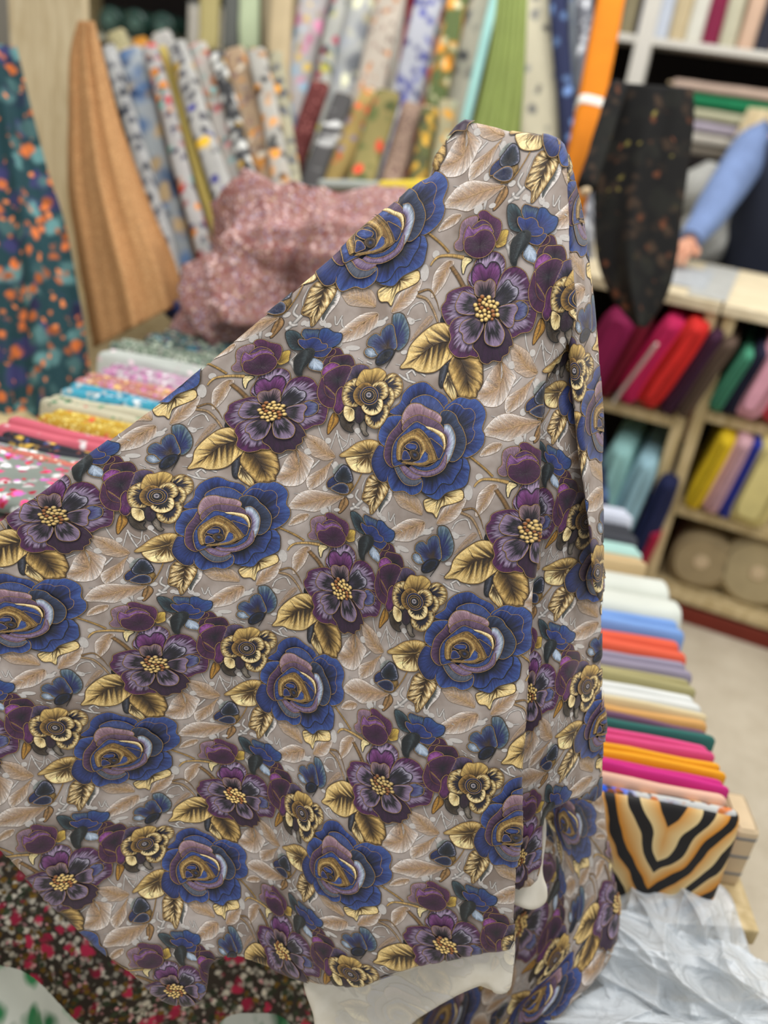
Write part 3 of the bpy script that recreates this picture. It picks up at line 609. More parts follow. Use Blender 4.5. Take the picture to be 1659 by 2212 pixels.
def sdf(poly, Q):
    """signed distance (positive outside) and nearest boundary point"""
    best = np.full(len(Q), 1e18); near = np.zeros_like(Q); ins = np.zeros(len(Q), bool)
    for a, b in zip(poly, np.roll(poly, -1, 0)):
        e = b - a; t = np.clip(((Q - a) @ e) / (e @ e + 1e-12), 0, 1); n = a + t[:, None] * e; d = ((Q - n) ** 2).sum(1)
        u = d < best; best[u] = d[u]; near[u] = n[u]
        c = ((a[1] > Q[:, 1]) != (b[1] > Q[:, 1])) & (Q[:, 0] < (b[0] - a[0]) * (Q[:, 1] - a[1]) / (b[1] - a[1] + 1e-12) + a[0]); ins ^= c
    d = np.sqrt(best); return np.where(ins, -d, d), near
class Panel:
    """a sheet of cloth: outline in photo pixels, depth function, rolled edges"""
    def __init__(s, poly, depth, m=9.0, step=3.0, keep=24.0):
        p, _ = spline(pts(poly), max(120, 4 * len(poly.split()))); s.poly = p; s.m = m; s.step = step; s.keep = keep
        lo = p.min(0) - 40; hi = p.max(0) + 40; s.lo = lo
        s.nx = int((hi[0] - lo[0]) / step) + 2; s.ny = int((hi[1] - lo[1]) / step) + 2
        gx, gy = np.meshgrid(lo[0] + step * np.arange(s.nx), lo[1] + step * np.arange(s.ny)); Q = np.c_[gx.ravel(), gy.ravel()]
        e, near = sdf(p, Q); s.e = e.reshape(s.ny, s.nx)
        n = (Q - near) * np.sign(e)[:, None]; n /= np.hypot(n[:, 0], n[:, 1])[:, None] + 1e-9
        a = np.maximum(e + m, 0); lat = np.where(a < m * np.pi / 2, m * np.sin(np.minimum(a / m, np.pi / 2)), m)
        back = np.where(a < m * np.pi / 2, m * (1 - np.cos(np.minimum(a / m, np.pi / 2))), m + (a - m * np.pi / 2))
        px = np.where((e > -m)[:, None], near + n * (lat - m)[:, None], Q)
        d = depth(px[:, 0], px[:, 1]); d = d + np.where(e > -m, back, 0) * d / F
        s.S = P(px[:, 0], px[:, 1], d).reshape(s.ny, s.nx, 3)
        gu = np.gradient(s.S, axis=1); gv = np.gradient(s.S, axis=0); nn = np.cross(gv, gu); nn /= np.linalg.norm(nn, axis=-1, keepdims=True) + 1e-12
        fl = np.sign((nn * (CAM - s.S)).sum(-1, keepdims=True)); 
        nn = np.where(s.e[..., None] < 0, nn * np.where(fl == 0, 1, fl), nn); s.Nn = nn
        s.limit = m * (np.pi / 2 - 1) + 10
    def at(s, Q):
        f = (Q - s.lo) / s.step; ok = (f[:, 0] > 1) & (f[:, 1] > 1) & (f[:, 0] < s.nx - 2) & (f[:, 1] < s.ny - 2)
        f = np.clip(f, 1, [s.nx - 2.001, s.ny - 2.001]); i = f.astype(int); t = f - i
        def g(A):
            x, y = i[:, 0], i[:, 1]; tx, ty = (t[:, 0], t[:, 1]) if A.ndim == 2 else (t[:, :1], t[:, 1:])
            return (A[y, x] * (1 - tx) + A[y, x + 1] * tx) * (1 - ty) + (A[y + 1, x] * (1 - tx) + A[y + 1, x + 1] * tx) * ty
        n = g(s.Nn); n /= np.linalg.norm(n, axis=1, keepdims=True) + 1e-9
        return g(s.S), n, np.where(ok, g(s.e), 1e3)
    def sheet(s, name, mat, parent, k=2):
        S = s.S[::k, ::k]; e = s.e[::k, ::k]; ny, nx = e.shape; f = grid_faces(ny, nx); ev = e.ravel()
        f = f[(ev[f] < s.limit + 8).all(1)]
        L = np.linalg.norm(S.reshape(-1, 3)[f[:, 0]] - S.reshape(-1, 3)[f[:, 2]], axis=1); f = f[L < 0.05]
        u, inv = np.unique(f, return_inverse=True)
        return add(name, S.reshape(-1, 3)[u], inv.reshape(f.shape), mat, parent)
NM = [0]
def embroider(panel, field, cells, parent, mat=None, hs=1.0, skip=(), split=False):
    """lay every motif of the repeat onto the panel; field maps cloth coordinates to photo pixels"""
    off = origin_of(parent)
    for (i, j) in cells:
        for mo in MOT:
            if mo.name in skip: continue
            sh = np.array([i, j], float)
            c = tps(field, (mo.uv[::25] + sh)); e0 = panel.at(c)[2]
            if e0.min() > 45: continue
            q = tps(field, mo.uv + sh); S, n, e = panel.at(q)
            f = mo.f_; k = (e[f] < panel.limit).all(1) & ((q[f][:, :, 1] < 2260).any(1)) & ((q[f][:, :, 0] > -60).any(1))
            if k.sum() < 12: continue
            f = f[k]; sg = mo.s_[k]
            if not split: sg = np.zeros_like(sg)
            V = S + n * (mo.h_ * hs)[:, None]; main = None
            for s_ in np.unique(sg):
                fs = f[sg == s_]
                if len(fs) < 4: continue
                u, inv = np.unique(fs, return_inverse=True); nm = mo.name if main is None else mo.segname[s_]
                me = mesh_np(nm, V[u] - off, inv.reshape(fs.shape))
                a = me.attributes.new('Col', 'FLOAT_COLOR', 'POINT'); a.data.foreach_set('color', np.c_[mo.c_[u], np.ones(len(u))].astype(np.float32).ravel())
                a = me.attributes.new('thr', 'FLOAT_VECTOR', 'POINT'); a.data.foreach_set('vector', np.c_[mo.t_[u] + 37 * (i * 7 + j), np.zeros(len(u))].astype(np.float32).ravel())
                me.materials.append(TRACE if mo.name == 'printed_tracery' else (mat or THREAD))
                o = bpy.data.objects.new(nm, me); COL.objects.link(o); o.parent = main or parent; NM[0] += len(fs)
                if main is None: main = o
                if mo.name == 'printed_tracery': o['kind'] = 'stuff'

# inverse depth of the front sheet is linear in the picture = a flat sheet, plus soft folds
_A = np.array([[1, 1100, 290], [1, 1000, 2100], [1, 0, 1250]], float); _co = np.linalg.solve(_A, np.array([1 / .965, 1 / 1.12, 1 / 1.06]))
def plane_d(x, y): return 1 / (_co[0] + _co[1] * x + _co[2] * y)
def front_d(x, y):
    d = plane_d(x, y)
    d = d + 0.040 * np.exp(-((x - 585 - 0.05 * (y - 1900)) / 75) ** 2) * smooth(1560, 2020, y)
    d = d - 0.016 * np.exp(-((x - 400) / 110) ** 2) * smooth(1700, 2080, y)
    d = d + 0.05 * smooth(0, 1, (y - (1500 + 0.9 * x)) / 700) ** 2 * smooth(700, 300, x)
    d = d + 0.007 * np.sin((x * 0.55 + y * 0.83) / 118.0) * smooth(500, 1100, y) * smooth(1250, 1000, x)
    d = d + 0.005 * np.sin((x * 0.9 - y * 0.42) / 92.0 + 1.0) * smooth(350, 700, y)
    d = d + 0.010 * np.exp(-((x - 1190 + 0.0 * y) / 26) ** 2) * smooth(560, 780, y)
    d = d - 0.008 * np.exp(-((x - 1130 + 0.05 * (y - 900)) / 40) ** 2) * smooth(700, 1000, y)
    return d
cloth_base = at_z(900, 2250, 0.45)
cloth = empty('draped_fabric', P(900, 2140, 1.12), 'taupe fabric with blue roses, purple dahlias and gold leaves, held up in front', 'fabric')
FP = Panel('1005,264 1060,274 1110,286 1160,292 1195,300 1218,322 1224,380 1228,470 1230,560 1234,640 1236,690 1224,745 1196,790 1176,830 1170,880 1166,949 1163,1044 1159,1139 1155,1220 1149,1288 1145,1397 1141,1458 1135,1567 1128,1648 1117,1797 1112,1920 1107,2020 1098,2046 1051,2054 984,2064 907,2083 836,2108 787,2122 705,2127 624,2106 575,2084 515,2065 472,2068 450,2084 442,2138 429,2160 380,2165 325,2138 282,2100 217,2051 136,1975 92,1932 33,1867 0,1837 -60,1790 -140,1720 -140,1560 -140,1380 -140,1215 -60,1165 0,1127 100,1060 220,965 370,855 470,770 600,660 740,545 860,440 905,398 938,384 945,366 935,350 960,312 985,280', front_d)
FP.sheet('cloth_ground', GROUND, cloth)
embroider(FP, FRONT, [(i, j) for i in range(-2, 4) for j in range(-4, 4)], cloth, split=True)

# the bolt inside that carries the sheet
def _slab_under():
    a0, a1 = P(1112, 330, 1.06), P(970, 1990, 1.2); ax_ = (a0 - a1) / np.linalg.norm(a0 - a1); wd = np.cross(ax_, fwd); wd /= np.linalg.norm(wd); nd_ = np.cross(wd, ax_)
    a = np.linspace(0, 2 * np.pi, 28, endpoint=False); X = np.sign(np.cos(a)) * np.abs(np.cos(a)) ** .5 * .055; Y = np.sign(np.sin(a)) * np.abs(np.sin(a)) ** .5 * .018
    V = np.concatenate([a1 + ax_ * s + np.outer(X, wd) + np.outer(Y, nd_) for s in np.linspace(0, np.linalg.norm(a0 - a1), 8)])
    f = grid_faces(8, 28, wrap=True).tolist(); f += [list(range(28))[::-1], list(range(196, 224))]; add('inner_bolt', V, f, GROUND, cloth)
_slab_under()
def field_from(anchors, reg=1e-3):
    u = np.array([np.array(a[1:3], float) + OFF[a[0]] if a[0] in OFF else np.array(a[1:3], float) + a[5] for a in anchors]); p = np.array([a[3:5] for a in anchors], float)
    return tps_fit(u, p, reg)
# second pleat behind the sharp fold
def mid_d(x, y):
    return plane_d(x, y) + 0.028 + 0.05 * smooth(1180, 1310, x) - 0.012 * np.exp(-((x - 1225) / 30) ** 2) + 0.008 * np.sin(y / 90.0)
MIDF = field_from([('D',0,0,1140,1115),('G',0,0,1258,1124),('R',0,0,1300,1226),('D',0,1,1141,1496),('G',0,1,1261,1480),('R',0,1,1298,1562),('D',0,2,1120,1850),('G',0,2,1228,1815),
                   ('P',0,0,1130,1000),('P',0,1,1136,1390),('N',0,0,1150,1275),('D',0,-1,1132,735),('G',0,-1,1236,745),('R',0,-1,1262,845)], 4e-3)
MP = Panel('1240,700 1242,735 1246,800 1247,868 1253,908 1261,976 1266,1030 1277,1112 1283,1193 1297,1260 1298,1397 1297,1486 1299,1600 1299,1703 1290,1728 1250,1722 1205,1738 1176,1752 1168,1797 1164,1892 1140,1915 1100,1905 1090,1800 1100,1600 1120,1300 1140,1000 1150,800 1165,720 1200,690', mid_d, m=8)
MP.sheet('cloth_ground', GROUND, cloth)
embroider(MP, MIDF, [(i, j) for i in range(-1, 2) for j in range(-3, 3)], cloth)
# narrow side turning away at the upper right
def side_d(x, y): return plane_d(x, y) + 0.012 + 0.0016 * np.maximum(x - (1226 + 0.055 * (y - 330)), 0)
SIDF = field_from([('R',0,0,1262,455),('R',0,1,1300,905),('D',0,0,1115,350),('D',0,1,1152,795),('G',0,1,1240,800),('G',0,0,1204,352),('D',-1,0,1340,250),('D',-1,1,1378,690),('N',0,0,1165,520),('R',-1,0,1490,350),('D',0,2,1190,1240),('R',0,2,1335,1350)], 4e-3)
SP = Panel('1218,325 1232,345 1245,410 1256,470 1269,541 1280,620 1288,701 1296,810 1300,900 1300,990 1303,1071 1303,1150 1301,1261 1298,1300 1284,1260 1276,1170 1262,1060 1250,980 1240,880 1232,760 1222,600 1214,450 1208,360', side_d, m=7)
SP.sheet('cloth_ground', GROUND, cloth)
embroider(SP, SIDF, [(i, j) for i in range(-2, 2) for j in range(-2, 3)], cloth, hs=0.35)
# turned-up reverse side at the hem
def rev_d(x, y): return plane_d(x, y) + 0.035 + 0.02 * np.sin(x / 60.0)
RP = Panel('660,2112 760,2108 860,2090 960,2050 1060,2030 1108,2020 1108,2100 1098,2142 1070,2146 1050,2128 1010,2140 960,2165 900,2200 860,2230 760,2240 690,2236 676,2190', rev_d, m=6)
rv = RP.sheet('cloth_reverse', REVERSE, cloth); rv['label'] = 'cream reverse side with faint print'
embroider(RP, FRONT, [(i, j) for i in range(-1, 3) for j in range(-1, 5)], cloth, WASHED, 0.15, skip=('printed_tracery', 'embroidered_pale_leaf'))
def rev2_d(x, y): return plane_d(x, y) + 0.046 + 0.02 * smooth(1120, 1180, x)
RP2 = Panel('1100,1870 1140,1900 1164,1880 1168,1790 1176,1760 1180,1800 1172,1880 1182,1920 1178,1950 1150,1965 1115,1955 1098,1940', rev2_d, m=6)
rv = RP2.sheet('cloth_reverse', REVERSE, cloth); rv['label'] = 'cream reverse side with faint print'
embroider(RP2, MIDF, [(0, 1), (0, 2), (1, 2)], cloth, WASHED, 0.15, skip=('printed_tracery', 'embroidered_pale_leaf'))

# ---- the rest of the bolt lying below, out of focus
def low_d(x, y):
    r = (x - 1190) / 150.0
    return 1.25 + 0.05 * r * r + 0.00006 * (y - 1900) + 0.02 * np.sin((x + y) / 70.0)
LOWF = field_from([('G',0,0,1202,2073),('R',0,0,1154,2160),('D',0,0,1120,1990),('P',0,0,1185,1880),('D',0,-1,1110,1700),('R',0,-1,1212,1775),('G',0,-1,1190,1700),('D',-1,0,1330,1950),('R',1,0,960,2200),('G',-1,0,1390,2050)], 4e-3)
LP = Panel('1100,1720 1200,1690 1270,1690 1300,1720 1310,1800 1325,1900 1333,1980 1325,2050 1290,2110 1230,2170 1160,2240 1050,2260 960,2260 900,2220 960,2120 1060,2000 1080,1850', low_d, m=14)
low = empty('fabric_bolt', P(1150, 2230, 1.36), 'rest of the rose-printed fabric lying bunched below, beside clear plastic film', 'fabric')
LP.sheet('cloth_ground', GROUND, low)
embroider(LP, LOWF, [(i, j) for i in range(-2, 3) for j in range(-2, 3)], low)
print('motif triangles', NM[0])
# ---------------------------------------------------------------- shapes used in the shop
def unit(v): v = np.asarray(v, float); return v / np.linalg.norm(v)
def wob(Q, amp, freq, seed=0, n=5):
    r = np.random.default_rng(seed); o = np.zeros(len(Q))
    for k in range(n):
        d = r.normal(size=3); d /= np.linalg.norm(d); o += np.sin(Q @ d * freq * (0.6 + 0.5 * k) + r.uniform(0, 6.28)) / (1 + 0.6 * k)
    return amp * o
def soft_slab(c, ax, ay, az, w, h, L, ex=4.0, seg=28, rnd=0.018, nl=8, soft=0.0, seed=0, hollow=False):
    """rounded block: cross-section w along ax, h along ay, length L along az starting at c"""
    a = np.linspace(0, 2 * np.pi, seg, endpoint=False) + 0.11; ca, sa = np.cos(a), np.sin(a)
    X = np.sign(ca) * np.abs(ca) ** (2 / ex) * w / 2; Y = np.sign(sa) * np.abs(sa) ** (2 / ex) * h / 2
    r = min(rnd, L * 0.3, max(w, h) * 0.45); s_ = [0, 0.25 * r, 0.6 * r, r] + list(np.linspace(r, L - r, nl)[1:-1]) + [L - r, L - 0.6 * r, L - 0.25 * r, L]
    rr = min(r, min(w, h) * 0.45); V = []
    for s in s_:
        e = max(0, 1 - min(s, L - s) / r) if r > 0 else 0; ins = rr * (1 - math.sqrt(max(0, 1 - e * e)))
        V.append(c + np.outer(X * (1 - 2 * ins / w), ax) + np.outer(Y * (1 - 2 * ins / h), ay) + az * s)
    nr = len(V); V = np.concatenate(V)
    if soft: V = V + np.outer(wob(V, soft, 22, seed), ay) + np.outer(wob(V, soft * 0.6, 30, seed + 5), ax)
    f = grid_faces(nr, seg, wrap=True).tolist(); f.append(list(range(seg))[::-1]); f.append(list(range((nr - 1) * seg, nr * seg)))
    return V, f
def box(c, ax, ay, az, x, y, z, bev=0.004):
    return soft_slab(c + ay * 0 , ax, ay, az, x, y, z, ex=18, seg=24, rnd=bev, nl=2)
EX, EY, EZ = np.eye(3)
def abox(x0, x1, y0, y1, z0, z1, ax=EX, ay=EY, o=np.zeros(3)):
    V = np.array([o + ax * x + ay * y + EZ * z for z in (z0, z1) for x, y in ((x0, y0), (x1, y0), (x1, y1), (x0, y1))])
    return V, [[3, 2, 1, 0], [4, 5, 6, 7], [0, 1, 5, 4], [1, 2, 6, 5], [2, 3, 7, 6], [3, 0, 4, 7]]
def bevbox(name, x0, x1, y0, y1, z0, z1, mat, parent=None, ax=EX, ay=EY, o=np.zeros(3), **kw):
    V, f = abox(x0, x1, y0, y1, z0, z1, ax, ay, o); ob = add(name, V, f, mat, parent, flat=True, **kw)
    b = ob.modifiers.new('bevel', 'BEVEL'); b.width = 0.004; b.segments = 2; return ob

def carpet():
    m, nd, lk, b = new_mat('carpet', 0.95, 0.1); tc = N(nd, 'ShaderNodeTexCoord')
    n = N(nd, 'ShaderNodeTexNoise'); n.inputs['Scale'].default_value = 5; n.inputs['Detail'].default_value = 8; n.inputs['Roughness'].default_value = .75; lk.new(tc.outputs['Object'], n.inputs['Vector'])
    r = N(nd, 'ShaderNodeMapRange'); r.inputs['From Min'].default_value = .3; r.inputs['From Max'].default_value = .7; lk.new(n.outputs[0], r.inputs['Value'])
    lk.new(mixc(nd, lk, r.outputs[0], l4((178, 166, 144)), l4((208, 198, 178))), b.inputs['Base Color'])
    weave_bump(nd, lk, b, tc.outputs['Object'], 260, .4, .004); return m
def woodm(c1, c2, sc=(3, 3, 30), name='wood'):
    m, nd, lk, b = new_mat(name, 0.6, 0.3); tc = N(nd, 'ShaderNodeTexCoord'); mp = N(nd, 'ShaderNodeMapping'); mp.inputs['Scale'].default_value = sc; lk.new(tc.outputs['Object'], mp.inputs['Vector'])
    n = N(nd, 'ShaderNodeTexNoise'); n.inputs['Scale'].default_value = 2.2; n.inputs['Detail'].default_value = 6; n.inputs['Distortion'].default_value = 1.2; lk.new(mp.outputs[0], n.inputs['Vector'])
    r = N(nd, 'ShaderNodeMapRange'); r.inputs['From Min'].default_value = .35; r.inputs['From Max'].default_value = .65; lk.new(n.outputs[0], r.inputs['Value'])
    lk.new(mixc(nd, lk, r.outputs[0], l4(c1), l4(c2)), b.inputs['Base Color']); return m
PLY = woodm((206, 186, 146), (232, 216, 180), (22, 22, 2.5)); PINE = woodm((186, 164, 118), (214, 194, 150), (14, 14, 3))
TOPW = woodm((206, 190, 156), (224, 210, 178), (4, 20, 10)); WALLM = plain((196, 190, 178), .9, .04, 3, weave=False)
WHITEP = plain((226, 222, 212), .5, .03, 5, weave=False); DARKIN = plain((38, 34, 34), .9, .2, 5, weave=False)
CARD = plain((206, 184, 150), .9, .1, 20, weave=False); REDB = plain((112, 44, 32), .6, .12, 8, weave=False)

# ---- the room
V, f = abox(-2.6, 3.6, -0.8, 5.4, -0.1, 0.0); add('floor', V, f, carpet(), kind='structure', flat=True)
V, f = abox(-2.6, 3.6, 5.4, 5.5, 0, 3.0); add('wall_back', V, f, WALLM, kind='structure', flat=True)
V, f = abox(-2.7, -2.6, -0.8, 5.4, 0, 3.0); add('wall_left', V, f, WALLM, kind='structure', flat=True)
V, f = abox(3.6, 3.7, -0.8, 5.4, 0, 3.0); add('wall_right', V, f, WALLM, kind='structure', flat=True)

# ---- cutting counter with pine shelves
cA, cB = at_z(1490, 1345, 0), at_z(1659, 1400, 0); ce = unit(cB - cA); cn = np.array([-ce[1], ce[0], 0.0])   # along the front, inwards
def cp(x, y, off=0.0):
    r = ray(x, y); t = ((cA + cn * off - CAM) @ cn) / (r @ cn); p = CAM + r * t; return (p - cA) @ ce, p[2]
CK = dict(ax=ce, ay=cn, o=cA)
def shelf_unit(name, x0, x1, zs, label, back=True):
    t = empty(name, cA + ce * (x0 + x1) / 2 + cn * .3, label, 'shelf')
    for x in (x0 + .018, x1 - .018):
        for y in (.018, .58): bevbox('post', x - .018, x + .018, y - .018, y + .018, 0, .985, PINE, t, **CK)
    for z in zs:
        bevbox('shelf_board', x0 + .0, x1 - .0, .04, .58, z - .012, z + .012, PINE, t, **CK)
        bevbox('rail', x0 + .037, x1 - .037, .002, .034, z - .03, z + .006, PINE, t, **CK)
    bevbox('back_panel', x0, x1, .60, .612, .02, .985, DARKIN, t, **CK)
    return t
shelf_unit('pine_shelf_unit', -1.12, -.20, (.13, .655), 'pine shelf unit under the counter holding red and magenta fabrics')
shelf_unit('pine_shelf_unit', -.185, .80, (.09, .385, .70), 'pine shelf unit under the counter holding yellow, pink and cream fabrics')
ct = empty('counter_top', cA + ce * -.2 + cn * .3 + EZ * .985, 'pale wooden cutting counter top with grey mat', 'counter')
bevbox('top_board', -1.2, -.20, -.02, .66, .987, 1.02, TOPW, ct, **CK); bevbox('top_board', -.195, .9, -.02, .66, .987, 1.02, TOPW, ct, **CK)
bevbox('top_strip', -.30, -.19, .0, .62, 1.021, 1.024, plain((176, 176, 170), .5, .1, 20, weave=False), ct, **CK)
bevbox('cutting_mat', -.42, -.26, .10, .46, 1.0212, 1.026, plain((170, 174, 176), .5, .15, 30, weave=False), None, label='small grey-blue sheet lying on the counter top', cat='mat', **CK)
bevbox('baseboard_counter', -1.2, .9, -.012, .0, 0, .055, REDB, kind='structure', **CK)

def filed(px, w, h, tilt, col, label, off=-.05, L=.42, name='folded_fabric', group='fabrics on the counter shelves', ex=4.5, mat=None, z=None, layers=1):
    """fabric folded and pushed into the shelf end-on; px = centre of its front end"""
    x, zc = cp(px[0], px[1], off)
    if z is not None: zc = z + h / 2 * math.cos(math.radians(tilt)) + w / 2 * abs(math.sin(math.radians(tilt)))
    a = math.radians(tilt); ax = ce * math.cos(a) - EZ * math.sin(a); ay = ce * math.sin(a) + EZ * math.cos(a); c = cA + ce * x + cn * off + EZ * zc
    mt = mat or plain(col, .8, .14, 9)
    t = empty(name, c + cn * L / 2 - ay * h / 2, label, 'fabric', group)
    for k in range(layers):
        V, f = soft_slab(c + ax * ((k + .5) / layers - .5) * w, ax, ay, cn, w / layers * .985, h, L, ex, rnd=.03, soft=.003, seed=k + int(px[0])); add('fold_layer', V, f, mt, t)
    return t
for a in [((1300, 770), .11, .27, 14, (140, 30, 78), 'dark magenta folded fabric on the shelf beside the draped cloth'), ((1342, 790), .05, .27, 16, (120, 20, 44), 'dark crimson folded fabric on the counter shelf'),
          ((1398, 790), .075, .29, 18, (200, 36, 92), 'hot magenta folded fabric on the counter shelf'), ((1450, 790), .085, .30, 18, (214, 44, 40), 'bright red folded fabric on the counter shelf'),
          ((1497, 795), .05, .28, 18, (66, 34, 58), 'dark purple folded fabric beside the red one'), ((1530, 800), .05, .27, 18, (96, 78, 66), 'brown folded fabric beside the shelf post')]:
    filed(*a, z=.668)
filed((1372, 800), .012, .22, 22, (214, 206, 196), 'thin white card strip standing between magenta fabrics', off=-.07, L=.10, name='card_strip', z=.668, ex=10)
for a in [((1318, 1005), .09, .40, 6, (150, 198, 196), 'aqua folded fabric on the lower counter shelf'), ((1378, 1015), .08, .38, 6, (156, 196, 210), 'pale blue folded fabric on the lower counter shelf'),
          ((1432, 1050), .075, .34, 6, (34, 40, 78), 'navy folded fabric on the lower counter shelf'), ((1405, 1150), .05, .16, 8, (168, 30, 66), 'crimson folded fabric low on the counter shelf')]:
    filed(*a, z=.143)
for a in [((1592, 790), .05, .2, 14, (70, 140, 110), 'green folded fabric on the right counter shelf'), ((1612, 830), .06, .22, 14, (30, 30, 52), 'black-blue folded fabric on the right counter shelf'),
          ((1655, 820), .10, .26, 12, (222, 160, 176), 'light pink folded fabric on the right counter shelf'), ((1720, 830), .09, .25, 12, (190, 60, 70), 'rose red folded fabric at the right frame edge')]:
    filed(*a, z=.713)
for a in [((1520, 1060), .06, .26, 10, (228, 190, 36), 'lemon yellow folded fabric in the middle shelf bay'), ((1558, 1065), .065, .27, 8, (212, 168, 176), 'dusty pink folded fabric in the middle shelf bay'),
          ((1592, 1065), .045, .27, 8, (44, 56, 156), 'royal blue folded fabric in the middle shelf bay'), ((1650, 1040), .13, .28, 6, (214, 200, 134), 'pale yellow folded fabric in the middle shelf bay')]:
    filed(*a, z=.398)
for px_, r, rc, lb in (((1505, 1240), .10, (164, 146, 112), 'khaki fabric roll lying on the bottom shelf'), ((1625, 1265), .12, (176, 160, 124), 'beige fabric roll lying on the bottom shelf'), ((1730, 1300), .11, (150, 132, 100), 'brown-beige fabric roll at the right end of the bottom shelf')):
    x, zc = cp(*px_, .06); t = empty('fabric_roll', cA + ce * x + cn * .3 + EZ * .103, lb, 'fabric', 'rolls on the bottom shelf')
    c = cA + ce * x + cn * .04 + EZ * (.103 + r)
    V, f = soft_slab(c, ce, EZ, cn, 2 * r, 2 * r, .5, 2.2, rnd=.02, soft=.003); add('roll', V, f, plain(rc, .85, .12, 12), t)
    V, f = soft_slab(c - cn * .004, ce, EZ, cn, .05, .05, .1, 2.0, rnd=.004); add('core_tube', V, f, CARD, t)

# ---- far shelves at the upper right
FO = 1.6; FK = dict(ax=ce, ay=cn, o=cA + cn * FO)
fs = empty('storage_shelf', cA + cn * (FO + .2) + ce * -.4, 'white wall shelf unit behind the counter with upright fabric bolts', 'shelf')
for z in (1.73, 1.30, .9, 2.3): bevbox('shelf_board', -2.0, .25, 0, .42, z - .03, z, WHITEP if z > 1.5 else DARKIN, fs, **FK)  # lower boards coloured near-black to paint in the shade of the recess
for x in (-.85, .22, -1.95): bevbox('post', x - .035, x + .035, -.006, .05, 0, 2.6, WHITEP, fs, **FK)
bevbox('back_panel', -2.0, .25, .43, .45, 0, 2.6, DARKIN, fs, **FK)  # near-black colour stands in for shade at the back of the recess
for k, (c, lb) in enumerate([((150, 140, 110), 'olive'), ((40, 50, 92), 'navy'), ((206, 214, 228), 'pale blue'), ((212, 194, 156), 'sand'), ((232, 228, 214), 'ivory'), ((140, 44, 76), 'burgundy'), ((206, 202, 176), 'pale sage'), ((224, 190, 164), 'peach'), ((52, 54, 66), 'charcoal'), ((190, 170, 150), 'oatmeal')]):
    x = cp(1357 + 38 * k + (6 if k > 6 else 0), 30, FO)[0]; c0 = cA + ce * x + cn * (FO + .1) + EZ * 1.73
    t = empty('fabric_bolt', c0, lb + ' fabric bolt standing upright on the far white shelf', 'fabric', 'upright bolts on the far shelf')
    V, f = soft_slab(c0, ce, cn, EZ, .072, .17, .5, 5, rnd=.01, soft=.002, seed=k); add('fabric_wrap', V, f, plain(c, .85, .1, 10), t)
    V, f = soft_slab(c0 + EZ * .49, ce, cn, EZ, .02, .14, .05, 8, rnd=.003); add('core_board', V, f, CARD, t)
def lying(px0, px1, hgt, col, label, off, depth=.3, name='fabric_bolt', grp='bolts lying on the far shelves'):
    x0, z0 = cp(*px0, off); x1, z1 = cp(*px1, off); zb = min(z0, z1) - hgt / 2
    c = cA + ce * x0 + cn * (off + depth / 2) + EZ * (z0 + z1) / 2
    t = empty(name, c - EZ * hgt / 2, label, 'fabric', grp)
    V, f = soft_slab(c, cn, EZ, ce, depth, hgt, x1 - x0, 5, rnd=.012, soft=.002); add('fabric_wrap', V, f, plain(col, .85, .1, 10), t)
    V, f = soft_slab(c - ce * .02, cn, EZ, ce, depth * .8, hgt * .3, .05, 8, rnd=.003); add('core_board', V, f, CARD, t)
# a stack of bolts lying flat between the posts
zb = 1.30
for hgt, col, lb in ((.05, (120, 112, 100), 'grey-brown'), (.05, (200, 194, 182), 'white'), (.045, (186, 176, 190), 'lilac grey'), (.05, (192, 190, 160), 'sage'), (.055, (34, 128, 84), 'emerald green'), (.045, (196, 172, 156), 'pinkish beige')):
    x0, x1 = -.72 + RNG.uniform(-.02, .05), -.18 + RNG.uniform(-.06, .06); c = cA + ce * x0 + cn * (FO + .17) + EZ * (zb + hgt / 2)
    t = empty('fabric_bolt', c - EZ * hgt / 2, lb + ' fabric bolt lying flat on the far shelf behind the black one', 'fabric', 'bolts lying on the far shelves')
    V, f = soft_slab(c, cn, EZ, ce, .28, hgt * .97, x1 - x0, 5, rnd=.012, soft=.0015); add('fabric_wrap', V, f, plain(col, .85, .1, 10), t)
    V, f = soft_slab(c - ce * .02, cn, EZ, ce, .22, hgt * .3, .05, 8, rnd=.003); add('core_board', V, f, CARD, t); zb += hgt
# ---------------------------------------------------------------- display tables and folded stock
def table(name, x0, x1, y0, y1, z, label, mat=PINE, th=.035):
    t = empty(name, ((x0 + x1) / 2, (y0 + y1) / 2, 0), label, 'table')
    bevbox('table_top', x0, x1, y0, y1, z - th, z, mat, t)
    for x in (x0 + .05, x1 - .05):
        for y in (y0 + .05, y1 - .05): bevbox('leg', x - .03, x + .03, y - .03, y + .03, 0, z - th, mat, t)
    bevbox('apron', x0 + .05, x1 - .05, y0 + .03, y0 + .05, z - th - .09, z - th, mat, t)
    return t
table('display_table', -1.55, .10, 1.08, 3.1, .70, 'long display table under the printed bolts and folded fabrics')
table('display_bench', .14, .70, 1.0, 2.2, .34, 'low bench under the row of plain folded fabrics')

